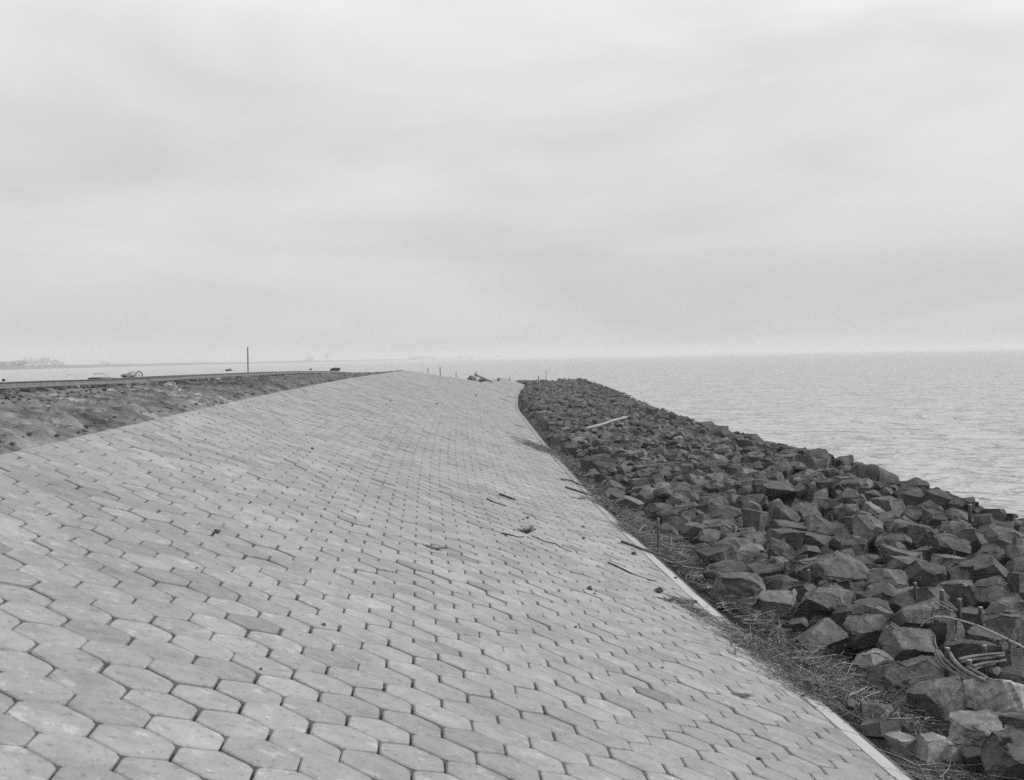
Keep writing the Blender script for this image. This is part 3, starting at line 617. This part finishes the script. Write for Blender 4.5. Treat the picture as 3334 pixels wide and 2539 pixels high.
for k, (pts, zz) in enumerate([([(1215, 60), (1260, 170), (1400, 310), (1560, 400), (1690, 430)], .0), ([(1240, 70), (1330, 180), (1480, 300), (1600, 380), (1720, 410)], .03), ([(1200, 90), (1230, 190), (1340, 280), (1460, 320)], -.02), ([(1360, 90), (1430, 200), (1540, 290), (1680, 370), (1760, 400)], .06), ([(1560, 250), (1640, 290), (1720, 330), (1790, 370)], .05)]):
    stick('willow_rod', ['lowest rod of the curved willow bundle by the short stakes', 'second rod of the curved willow bundle', 'short inner rod of the curved willow bundle', 'thick bright outer rod of the curved willow bundle', 'short end rod right of the second short stake'][k], 'willow rod',
          px_line(Z(1, pts), None, 0, [-2.52 + zz] * len(pts)), [.012, .012, .010, .018, .014][k], 'wood', 1.7, GW, .8, False)
for k, (pts, zz) in enumerate([([(1470, 160), (1620, 125), (1800, 105), (1980, 90)], .05), ([(1470, 190), (1640, 160), (1820, 145), (1980, 115)], .02), ([(1620, 240), (1760, 200), (1900, 190), (2000, 170)], -.02), ([(1640, 270), (1760, 230), (1880, 215)], -.05)]):
    stick('willow_rod', ['uppermost of four level rods behind the pale boulder', 'second of four level rods behind the pale boulder', 'third of four level rods behind the pale boulder', 'lowest and shortest of four level rods behind the pale boulder'][k], 'willow rod', px_line(Z(1, pts), None, 0, [-2.50 + zz] * len(pts)), .013, 'wood', 1.4, GW, .8, False)
for k, pts in enumerate([[(1450, 960), (1530, 1000), (1600, 1040)], [(1480, 945), (1560, 985), (1620, 1025)], [(1500, 940), (1570, 965), (1615, 1005)]]):
    stick('willow_rod', ['lowest of three short rods left of the paired stakes', 'middle of three short rods left of the paired stakes', 'topmost of three short rods left of the paired stakes'][k], 'willow rod', px_line(Z(5, pts), None, 0, [-2.48] * 3), .012, 'wood', 1.6, GW, .8, False)
for k, pts in enumerate([[(1065, 1130), (1100, 1150), (1145, 1190)], [(1060, 1150), (1090, 1170), (1120, 1195)]]):
    stick('willow_rod', ['upper of two short rods above the rounded grey boulder', 'lower of two short rods above the rounded grey boulder'][k], 'willow rod', px_line(Z(5, pts), None, 0, [-2.45] * 3), .010, 'wood', 1.8, GW, .8, False)
for k, pts in enumerate([[(960, 985), (1080, 1025), (1300, 1035), (1380, 1040)], [(980, 1020), (1060, 1060), (1290, 1075)], [(1090, 1085), (1200, 1130), (1370, 1185)], [(1150, 1120), (1250, 1170), (1320, 1200)], [(0, 180), (60, 160), (200, 150)], [(-20, 90), (60, 70), (160, 60)]]):
    stick('willow_rod', ['top rod of the bundle right of the upright stake', 'second rod of the bundle right of the upright stake', 'third slanting rod below the bundle by the upright stake', 'short slanting rod at the kerb below the upright stake', 'lower rod by the kerb beyond the upright stake', 'upper rod by the kerb beyond the upright stake'][k], 'willow rod', px_line(Z(3, pts), None, 0, [-2.56] * len(pts)), .014, 'wood', 1.2, GW, .8, False)
stick('pole', 'long pale peeled pole lying across the dark rocks at the right edge', 'pole', px_line(Z(5, [(1320, 1160), (1400, 1082), (1560, 1082), (1800, 1150), (2000, 1240), (2240, 1360)]), None, 0, [-2.44, -2.32, -2.31, -2.31, -2.32, -2.33]), .0075, 'birch', 1, None, 1.3, False)
stick('pole', 'thin pale stick lying over rocks in mid bank, left piece', 'pole', px_line(R3([(860, 765), (960, 742), (1060, 725), (1230, 712)]), None, 0, [-2.40, -2.36, -2.34, -2.34]), .011, 'wood', 1.9, 'thin pale sticks over the middle rocks', .8, False)
stick('pole', 'thin pale stick lying over rocks in mid bank, right piece', 'pole', px_line(R3([(1230, 718), (1480, 718), (1730, 722)]), None, 0, [-2.35] * 3), .010, 'wood', 1.9, 'thin pale sticks over the middle rocks', .8, False)
stick('pole', 'dark pole between middle rocks right of the big square boulder', 'pole', px_line(R3([(1590, 845), (1660, 832), (1770, 826)]), None, 0, [-2.38] * 3), .02, 'bark', 1.3)
P = px_line(R3([(620, 488), (720, 465), (800, 436), (885, 416)]), None, 0, [-2.36, -2.32, -2.28, -2.26])
stick('birch_log', 'white birch log lying across the dark rocks', 'log', P, .036, 'birch', 1, None, 1.15, True)
def stake(i, x, yt, yb, rad, label, zb=None, mat='wood', grp='short stakes among the rocks', lean=(0, 0)):
    px, _ = Z(i, [(x, yt)])[0]; pyt = Z(i, [(x, yt)])[0][1]; pyb = Z(i, [(x, yb)])[0][1]
    b_ = hit_z(px, pyb, zb if zb is not None else -2.55); t_ = at_y(px, pyt, b_[1])
    t_ = b_ + (t_ - b_) * (1 if i == 3 and x == 895 else .78); d = t_ - b_; base_ = b_ - np.array([0, 0, .3])
    root = empty('stake', Vector(base_)); tag(root, label, 'stake', grp)
    P_ = np.array([base_, b_, b_ + d * .5, t_]); P_[:, 0] += [0, 0, lean[0] / 2, lean[0]]
    tubes('shaft', [P_], [np.full(4, rad)], M['bark'], 9, [.9], root)
    tubes('cut_end', [np.array([t_ + [lean[0], 0, -.001], t_ + [lean[0], 0, .006]])], [np.full(2, rad * .93)], M['cut'], 9, None, root)
stake(3, 895, 690, 1095, .021, 'tall upright wooden stake with a pale cut top beside the kerb', -2.72, grp=None)
for a in [(5, 1500, 820, 965, .024, 'short stake left of two, above the curved rods'), (5, 1650, 908, 1000, .02, 'lower stake right of the one above the curved rods'), (5, 1830, 982, 1060, .022, 'stake between the pointed rocks at the right'),
          (5, 1545, 1322, 1450, .022, 'short stake holding the curved willow bundle, left one'), (5, 1735, 1430, 1545, .022, 'short stake holding the curved willow bundle, right one'), (5, 1865, 1310, 1400, .02, 'pale-sided stake behind the four level rods'),
          (5, 1268, 770, 850, .018, 'small pale-topped stake behind the long dark slab'), (5, 545, 800, 870, .014, 'tiny pale-topped stake under the big speckled boulder'), (5, 348, 665, 715, .018, 'small dark stake left of the big speckled boulder'),
          (5, 150, 590, 640, .016, 'small dark stake below the big round boulder'), (3, 1798, 750, 800, .018, 'short dark stake behind the long slab past the upright stake'), (3, 2048, 905, 990, .018, 'short dark stake left of the big round boulder'),
          (5, 1740, 105, 150, .03, 'blackish stake at the water edge on the right'), (3, 1700, 30, 60, .02, 'small stake on the thin pale stick, mid bank'), (3, 2060, 5, 35, .02, 'small stake at the right end of the thin pale stick')]:
    stake(*a, zb=-2.5)
# thin standing stalk between rocks
stick('reed_stalk', 'single pale stalk standing before a pyramid-shaped rock at the right', 'stalk', px_line(Z(5, [(1605, 565), (1612, 470), (1615, 370)]), None, 0, [-2.45, -2.27, -2.09]) * 1.0, .006, 'cut', 1)

# ------------------------------------------------------------------ clods and weeds on the paving
GC = 'small clods lying on the paving'
clods = [(R3, 205, 1090, 20, 'dark clod left of the weed tuft, above it'), (R3, 600, 1138, 22, 'dark clod on the lower paving, upper of two'), (R3, 600, 1213, 24, 'dark clod on the lower paving, lower of two'), (R3, 1200, 1475, 26, 'round clod right at the pale kerb'),
         (R3, 925, 1315, 34, 'flat dark clod under the long stick'), (R3, 1148, 1392, 24, 'dark chip on the kerb edge below the upright stake'), (R5, 660, 1115, 34, 'round pebble alone on the near paving'), (R5, 75, 140, 60, 'knobbly dirt clump by the kerb side paving'),
         (R5, 290, 200, 34, 'small clump just left of the big reed heap start'), (R5, 100, 583, 22, 'tiny dark pebble left of the big reed heap')]
def clod(px, py, wpx, lb, kd='angular', mat='clod', nm='clod', grp=GC):
    p = slope_hit(px, py); wd = wpx / FPX * p[1]; V, F = rock_verts(r, kd, 3, p + NN * wd * .25, (wd, wd * .9, wd * .75))
    return tag(mesh_np(nm, V, F, M[mat], loc=tuple(p)), lb, 'clod', grp)
for fn, x, y, wz, lb in clods:
    px, py = fn([(x, y)])[0]; clod(px, py, wz * .5, lb)
for px, py, wpx, lb in [(1052, 2037, 16, 'dark cube-like clod on the left near paving'), (1873, 2043, 10, 'small dark pebble in the middle of the near paving'), (1918, 1920, 24, 'dark lumpy clod at the centre right of the paving'), (1935, 1935, 12, 'small dark crumb just below the lumpy clod'),
                        (706, 1735, 22, 'dark smeared clod on the left middle paving'), (1016, 1463, 12, 'dark clod on the far left paving below the rubble'), (640, 1850, 8, 'tiny crumb on the left paving'), (1422, 1316, 8, 'tiny dark clod far up the paving, left of middle'),
                        (1550, 1288, 8, 'tiny dark clod near the ridge twig'), (1270, 1307, 7, 'tiny crumb high on the far paving'), (1740, 1725, 8, 'small crumb right of the weed tuft'), (848, 2180, 12, 'small clod at a joint on the lower left paving'), (1716, 1688, 12, 'dark clod above the pair on the lower paving')]:
    clod(px, py, wpx, lb)
def weed(px, py, n, h, label, seed, flat=.5):
    p = slope_hit(px, py); r = np.random.default_rng(seed); lines, rad, tn = [], [], []
    for _ in range(n):
        th = r.uniform(0, 6.28); ln = h * r.uniform(.4, 1.1); el = r.uniform(.1, 1.3) * (1 - flat) + .12
        t = np.linspace(0, 1, 5); d = np.array([math.cos(th) * math.cos(el), math.sin(th) * math.cos(el), math.sin(el)])
        P_ = p + NN * .004 + np.outer(t * ln, d) + np.outer(t * t * ln * -.12, [0, 0, 1]) + r.normal(0, .01, 3) * [1, 1, .1]
        P_[:, 2] = np.maximum(P_[:, 2], slope_z(P_[:, 0], P_[:, 1])[0] + .003); lines.append(P_); rad.append(r.uniform(.002, .004)); tn.append(r.uniform(.5, 1.8))
    return tag(tubes('weed_tuft', lines, rad, M['weed'], 3, tn, loc=tuple(p)), label, 'weed', 'weed tufts on the paving')
x_, y_ = R3([(230, 1175)])[0]; weed(x_, y_, 90, .14, 'bushy dark weed tuft standing on the middle paving', 1, .3)
weed(1420, 1788, 70, .12, 'flat dark scrap of weed in front of the bushy tuft', 2, .95)
x_, y_ = R3([(545, 940)])[0]; weed(x_ + 8, y_ + 6, 60, .22, 'flattened dark weed strand below the pair of sticks', 3, .95)
x_, y_ = R5([(560, 745)])[0]; weed(x_, y_, 50, .09, 'small flattened weed scrap in a joint near the lower kerb', 4, .95)
x_, y_ = R5([(200, 200)])[0]; weed(x_, y_, 160, .16, 'dark flattened weed strand left of the big reed heap', 5, .9)
x_, y_ = R5([(130, 188)])[0]; weed(x_, y_, 90, .12, 'upper end scrap of the dark weed strand', 6, .9)
x_, y_ = R3([(340, 640)])[0]; weed(x_, y_, 90, .45, 'wide flat weed scrap on the paving at the dark reed patch', 7, .93)

# ------------------------------------------------------------------ railway on the bank
def rail_mesh(yy, xo, zo, name, parent, prof_scale=1.0):
    ys = yy; X = rail_x(ys) + xo; Zt = rail_z(ys) + zo
    h = .078 * prof_scale
    pr = np.array([[-.030, 0], [-.030, -.008], [-.006, -.018], [-.006, -.052], [-.036, -.066], [-.036, -.078]]) ; pr = np.concatenate([pr * [1, 1], (pr * [-1, 1])[::-1]]) * [.78, prof_scale]
    pr[:, 1] = np.minimum(pr[:, 1], 0)
    T = np.stack([np.gradient(X), np.gradient(ys)], 1); T /= np.linalg.norm(T, axis=1)[:, None]; Nn = np.stack([T[:, 1], -T[:, 0]], 1)
    V = np.stack([X[:, None] + Nn[:, :1] * pr[None, :, 0], ys[:, None] + Nn[:, 1:] * pr[None, :, 0], Zt[:, None] + pr[None, :, 1]], -1)
    k = len(pr); idx = np.arange(len(ys) * k).reshape(-1, k); a, b_ = idx[:-1], idx[1:]
    F = np.stack([a, np.roll(a, -1, 1), np.roll(b_, -1, 1), b_], -1).reshape(-1, 4)
    caps = [idx[0][::-1], idx[-1]]
    lf = np.concatenate([F.ravel()] + caps); sz = np.concatenate([np.full(len(F), 4), [k, k]])
    return mesh_np(name, V.reshape(-1, 3), None, M['rail'], parent, False, loops=(lf, sz))
trk = empty('railway_track', Vector((-4.9, 16, -.3))); tag(trk, 'narrow rusty railway track curving along the top of the bare earth bank', 'railway track')
segs = [(6, 24.9), (24.93, 38), (38.02, 52), (52.02, 72), (72.02, 96)]
for k, (a, b_) in enumerate(segs):
    ys = np.linspace(a, b_, max(12, int((b_ - a) * 2))); rail_mesh(ys, 0, [0, .004, 0, 0, 0][k], 'rail', trk)
    fz = np.interp(ys, [6, 20, 25, 96], [-.07, -.05, 0, 0]); 
    def _far(ys=ys, fz=fz):
        o = rail_mesh(ys, -.72, 0, 'rail', trk); me = o.data; co = np.empty(len(me.vertices) * 3, np.float32); me.vertices.foreach_get('co', co); co = co.reshape(-1, 3)
        co[:, 2] += np.repeat(fz, 12); me.vertices.foreach_set('co', co.ravel()); me.update()
    _far()
def fish(y):
    x = float(rail_x(y)); z = float(rail_z(y)); o = mesh_np('fishplate', box_pts((x + .014, y, z - .036), (np.array([1., 0, 0]), np.array([0, 1., 0]), np.array([0, 0, 1.])), (.008, .16, .016)), BF, M['rail'], trk, smooth=False); bevel(o, .003)
for a, b_ in segs[1:]: fish(a)
rs = np.random.default_rng(14)
for k in range(96):
    y = 7 + k * .82 + rs.normal(0, .05); x = float(rail_x(y)) - .36 + rs.normal(0, .04); z = float(rail_z(y)) - .078 - .045
    an = rs.normal(0, .05); ax = (np.array([math.cos(an), math.sin(an), 0]), np.array([-math.sin(an), math.cos(an), 0]), np.array([0, 0, 1.]))
    o = mesh_np('sleeper', box_pts((x, y, z), ax, (.66 + rs.uniform(-.03, .05), .085, .042)), BF, M['sleeper'] if rs.random() < .8 else M['wood'], trk, smooth=False); bevel(o, .006)
# packing planks under the near rail
GP = 'loose planks along the near rail'
for k, (ya, yb, dx, dz, mt) in enumerate([(9.5, 14.6, .10, -.10, 'wood'), (14.8, 17.6, .13, -.115, 'wood'), (18.0, 21.5, .10, -.10, 'sleeper'), (22, 25, .12, -.10, 'wood'), (29, 33, .16, -.10, 'cut'), (34, 38, .18, -.10, 'wood')]):
    a, c = np.array([float(rail_x(ya)) + dx, ya, float(rail_z(ya)) + dz]), np.array([float(rail_x(yb)) + dx, yb, float(rail_z(yb)) + dz]); d = c - a; ln = np.linalg.norm(d); d /= ln
    o = mesh_np('plank', box_pts((a + c) / 2, (np.array([1., 0, 0]), d, np.array([0, 0, 1.])), (.07, ln / 2, .018)), BF, M[mt], smooth=False, loc=tuple((a + c) / 2)); bevel(o, .005)
    tag(o, ['grey plank under the near rail at the left picture edge', 'second grey plank under the near rail from the left', 'dark tarred plank under the near rail above the broken stones', 'grey plank under the near rail before the rail joint', 'pale bleached plank beside the rail past the rubble', 'grey plank beside the rail short of the thin pole'][k], 'plank', GP)
def lump(px, py, dist, wpx, hpx, label, cat='stone', kd='angular', mat='rock', tone=1.0, name='stone', grp=None, zsink=.3, deep=.8):
    p = at_y(px, py, dist); wd, H = wpx / FPX * dist, hpx / FPX * dist
    V, F = rock_verts(r, kd, 4, p - np.array([0, 0, H * zsink / 2]), (wd, wd * deep, H * (1 + zsink)))
    return tag(mesh_np(name, V, F, M[mat], tone=np.full(len(V), tone), loc=tuple(p)), label, cat, grp)
# things behind and beside the track
p0 = at_y(807.5, 1204, 50); pt = at_y(806.5, 1130, 50); pb = p0.copy(); pb[2] -= .35
tag(tubes('pole', [np.array([pb, p0, (p0 + pt) / 2, pt])], [np.full(4, .021)], M['bark'], 8, [.7], loc=tuple(pb)), 'thin dark vertical pole standing alone behind the rails', 'pole')
lump(1090, 1201, 62, 36, 9, 'dark wedge-shaped boulder on the track crest right of the pole', kd='slab', tone=.7)
lump(1012, 1202, 60, 9, 5, 'small flat dark stone on the crest left of the wedge boulder', tone=.8)
lump(745, 1203, 45, 26, 7, 'low pale heap of stones behind the rails left of the pole', kd='round', mat='sand', tone=.8)
lump(418, 1221, 31, 46, 14, 'pale humped canvas-like heap behind the rails beside the wheel', 'heap', 'round', 'sand', .8, 'sand_heap')
lump(330, 1231, 31, 90, 7, 'low earth hump behind the near rail, left of the pale heap', 'heap', 'round', 'earth', 1.2, 'earth_heap')
lump(12, 1236, 22, 12, 7, 'dark stone on the rail bed at the far left edge', tone=.6)
def ring(px, py, dist, rpx, label):
    p = at_y(px, py, dist); R_ = rpx / FPX * dist; an = np.linspace(0, 2 * math.pi, 33); ax = np.array([.94, -.34, 0])
    P_ = p + np.outer(np.cos(an) * R_, ax) + np.outer(np.sin(an) * R_, [0, 0, 1.])
    root = empty('wheel', Vector(p)); tag(root, label, 'wheel')
    tubes('rim', [P_], [np.full(33, R_ * .12)], M['bark'], 8, [.5], root, closed_ends=False)
    for a in np.arange(0, math.pi, math.pi / 3): tubes('spoke', [np.array([p + (math.cos(a) * ax + math.sin(a) * np.array([0, 0, 1.])) * R_ * s for s in (-1, 0, 1)])], [np.full(3, R_ * .05)], M['sand'], 5, [1.2], root)
ring(453, 1221.5, 29, 12, 'small half-buried spoked wheel with dark rim behind the rails')
tag(tubes('hoop', [at_y(430, 1218, 30) + np.stack([.07 * np.cos(np.linspace(0, math.pi, 14)), 0 * np.linspace(0, 1, 14), .05 * np.sin(np.linspace(0, math.pi, 14))], 1)], [np.full(14, .008)], M['bark'], 6, [.6]), 'small dark iron hoop left of the half-buried wheel', 'hoop')
stick('wire', 'bent dark wire lying behind the near rail left of the pale heap', 'wire', np.array([at_y(303, 1218, 28), at_y(320, 1216.5, 28), at_y(340, 1217, 28), at_y(352, 1224, 28), at_y(356, 1230, 28)]), .005, 'bark', .8, 'bent wires behind the near rail')
stick('wire', 'thin looped wire behind the near rail, leftmost', 'wire', np.array([at_y(215, 1230, 28), at_y(222, 1221, 28), at_y(235, 1219, 28), at_y(246, 1225, 28), at_y(250, 1230, 28)]), .003, 'bark', .8, 'bent wires behind the near rail')
# stones on the bare bank
def bank_hit(px, py):
    rr = ray(px, py); y = np.geomspace(3, 90, 900); P = rr[None] * y[:, None]
    k = np.nonzero(P[:, 2] < earth_z(P[:, 0], P[:, 1]))[0]
    return P[k[0]] if len(k) else rr * 20
def bank_lump(px, py, wpx, hpx, label, kd='angular', mat='rock', tone=1.0, grp='stones on the bare bank', name='stone', cat='stone'):
    p = bank_hit(px, py); y = p[1]; wd, H = wpx / FPX * y, hpx / FPX * y
    V, F = rock_verts(r, kd, 4, p + np.array([0, 0, H * .35]), (wd, wd * .8, H)); tag(mesh_np(name, V, F, M[mat], tone=np.full(len(V), tone), loc=tuple(p)), label, cat, grp)
for a in [(150, 1320, 26, 12, 'pale flat stone lying on the dark clods, left bank', 'slab', 'sand', 1.1), (158, 1334, 18, 12, 'dark clod directly beneath the pale flat stone', 'block', 'rock', .6), (152, 1345, 18, 10, 'rounded grey stone under the pale flat stone, left', 'round', 'rock', 1.5), (167, 1347, 16, 11, 'rounded grey stone under the pale flat stone, right', 'round', 'rock', 1.6),
          (371, 1378, 11, 10, 'small white stone low on the bank near the paving edge', 'angular', 'sand', 1.5), (388, 1393, 9, 6, 'small pale chip just above the paving edge', 'angular', 'sand', 1.4), (345, 1353, 10, 6, 'small pale stone mid bank right of the broken stones', 'angular', 'sand', 1.1), (466, 1334, 8, 5, 'pale sliver of stone high on the bank', 'slab', 'sand', 1.2),
          (193, 1272, 22, 14, 'dark clod hanging under the plank, leftmost of three', 'block', 'rock', .9), (245, 1281, 14, 9, 'dark clod hanging under the plank, middle of three', 'block', 'rock', .7), (225, 1296, 18, 12, 'grey clod below the three under the plank', 'angular', 'rock', 1.2), (32, 1273, 12, 20, 'dark stub of wood sticking from the bank at the left edge', 'block', 'rock', .7),
          (240, 1302, 14, 9, 'grey clod right of the one below the plank', 'angular', 'rock', 1.3), (497, 1368, 12, 8, 'dark clod just above the paving edge below the rubble', 'round', 'rock', .6), (84, 1404, 8, 5, 'tiny pale pebble on the lower left bank', 'angular', 'sand', 1.4), (275, 1333, 9, 6, 'dark chip in the middle of the left bank', 'angular', 'rock', .6),
          (275, 1404, 26, 7, 'dark split board end at the paving edge on the bank', 'slab', 'rock', .6), (300, 1265, 10, 14, 'upright dark stub under the near rail, right of centre', 'block', 'sleeper', 1), (343, 1262, 10, 14, 'second upright dark stub under the near rail', 'block', 'sleeper', 1)]:
    bank_lump(*a)
# spill of pale rubble down the bank
def rubble():
    r = np.random.default_rng(40); VV, FF, TT = [], [], []; b = 0
    path = [(545, 1250), (570, 1268), (600, 1288), (630, 1300), (665, 1308), (700, 1322), (690, 1316)]
    for _ in range(620):
        k = r.integers(len(path) - 1); t = r.random(); px = path[k][0] * (1 - t) + path[k + 1][0] * t + r.normal(0, 9 + k * 2.2); py = path[k][1] * (1 - t) + path[k + 1][1] * t + r.normal(0, 5 + k * .4)
        p = bank_hit(px, py)
        if p[0] > -3 + float(sm(p[1], YP, VP)) - .05: continue
        s = r.uniform(.02, .07) * (1.8 if r.random() < .06 else 1); V, F_ = protos2['angular'][r.integers(14)]; V = V * [s / 2, s / 2, s * .35]; a = r.uniform(0, 6.28)
        V = V @ np.array([[math.cos(a), -math.sin(a), 0], [math.sin(a), math.cos(a), 0], [0, 0, 1]]).T + p + [0, 0, s * .2]; VV.append(V); FF.append(F_ + b); b += len(V); TT.append(np.full(len(V), r.uniform(.5, 1.3)))
    tag(mesh_np('rubble_spill', np.concatenate(VV), np.concatenate(FF), M['sand'], tone=np.concatenate(TT)), 'streak of pale broken rubble spilling down the bare bank to the paving', 'rubble', kind='stuff')
    VV, FF, TT = [], [], []; b = 0
    for _ in range(1500):
        y = 8 + 60 * r.random() ** 1.6; xt = -3 + float(sm(y, YP, VP)); rx = float(rail_x(y)); x = rx + .2 + (xt - rx - .25) * r.random()
        s = r.uniform(.012, .045) * (1 + y / 60); z = float(earth_z(x, y)) + .03; V, F_ = protos2['angular'][r.integers(14)]; V = V * [s / 2, s / 2, s * .3] + [x, y, z + s * .1]
        VV.append(V); FF.append(F_ + b); b += len(V); TT.append(np.full(len(V), r.choice([.9, 1.2, 1.5, 2.4], p=[.25, .4, .3, .05])))
    tag(mesh_np('soil_crumbs', np.concatenate(VV), np.concatenate(FF), M['earth'], tone=np.concatenate(TT)), 'crumbs and clods of soil scattered over the bare bank', 'soil', kind='stuff')
rubble()

# ------------------------------------------------------------------ far end of the works
def R2(x, y): return 1100 + x * .4986, 1050 + y * .4986
GPST = 'marker posts at the far end of the paving'
for k, (x, yt, yb, dist, wd, lb) in enumerate([(588, 295, 312, 86, 2.4, 'shortest marker post right at the paved crest'), (668, 290, 332, 88, 2.8, 'tall marker post just right of the crest'), (772, 325, 356, 95, 2.2, 'short thin marker post halfway down the ridge line'), (903, 318, 362, 100, 2.4, 'tall marker post by the earth mound'),
                                               (1121, 355, 384, 122, 2.4, 'short marker post behind the far paving strip'), (1310, 347, 372, 138, 3.0, 'stubby post at the start of the rock bank horizon'), (1360, 308, 368, 139, 1.6, 'thin tall rod standing on the rock bank horizon')]):
    px, pt_ = R2(x, yt); _, pb_ = R2(x, yb); a, c = at_y(px, pb_, dist), at_y(px, pt_, dist); a[2] -= .3
    tag(tubes('marker_post', [np.array([a, (a + c) / 2, c])], [np.full(3, wd / 2 / FPX * dist)], M['bark'], 8, [.8], loc=tuple(a)), lb, 'post', GPST)
px, py = R2(868, 362); lump(px, py, 101, 40, 18, 'dark mound of dug earth behind the ridge, left one', 'mound', 'round', 'earth', .8, 'earth_mound', 'earth mounds at the far end', 1.0, 1.5)
px, py = R2(955, 378); lump(px, py, 103, 56, 15, 'low dark mound of earth running down to the far strip', 'mound', 'round', 'earth', .8, 'earth_mound', 'earth mounds at the far end', 1.0, 1.5)
px, py = R2(1215, 385); lump(px, py, 128, 60, 11, 'low dark heap behind the far paving strip by the rocks', 'mound', 'round', 'earth', .5, 'earth_mound', 'earth mounds at the far end', 1.2, 1.5)
px, py = R2(382, 319); lump(px, py, 80, 42, 9, 'flat-topped pile of slabs behind the left end of the crest', 'pile', 'slab', 'sand', .5, 'slab_pile', None, .8)
px, py = R2(1050, 368); lump(px, py, 108, 11, 9, 'small round grey boulder on top of the far paving strip', kd='round', tone=2.0)
A_, B_ = at_y(*R2(893, 338), 102), at_y(*R2(1010, 388), 100)
stick('pipe', 'pale pipe sloping down beside the earth mound at the far end', 'pipe', np.array([A_, (A_ + B_) / 2, B_]), .09, 'sand', 1, None, .9, False)

# ------------------------------------------------------------------ haze
def haze():
    m = bpy.data.materials.new('haze_air'); m.use_nodes = True; t = m.node_tree; t.nodes.clear()
    o_ = t.nodes.new('ShaderNodeOutputMaterial'); v = t.nodes.new('ShaderNodeVolumePrincipled'); v.inputs['Color'].default_value = (.84, .84, .84, 1); v.inputs['Density'].default_value = .00052; v.inputs['Anisotropy'].default_value = 0
    t.links.new(v.outputs[0], o_.inputs['Volume'])
    V = np.array([[x, y, z] for x in (-9100, 9100) for y in (-200, 9100) for z in (-8, 14.)])
    tag(mesh_np('haze', V, BF, m, smooth=False), 'thin pale sea haze fading the far shore and the horizon', 'haze', kind='stuff')
haze()
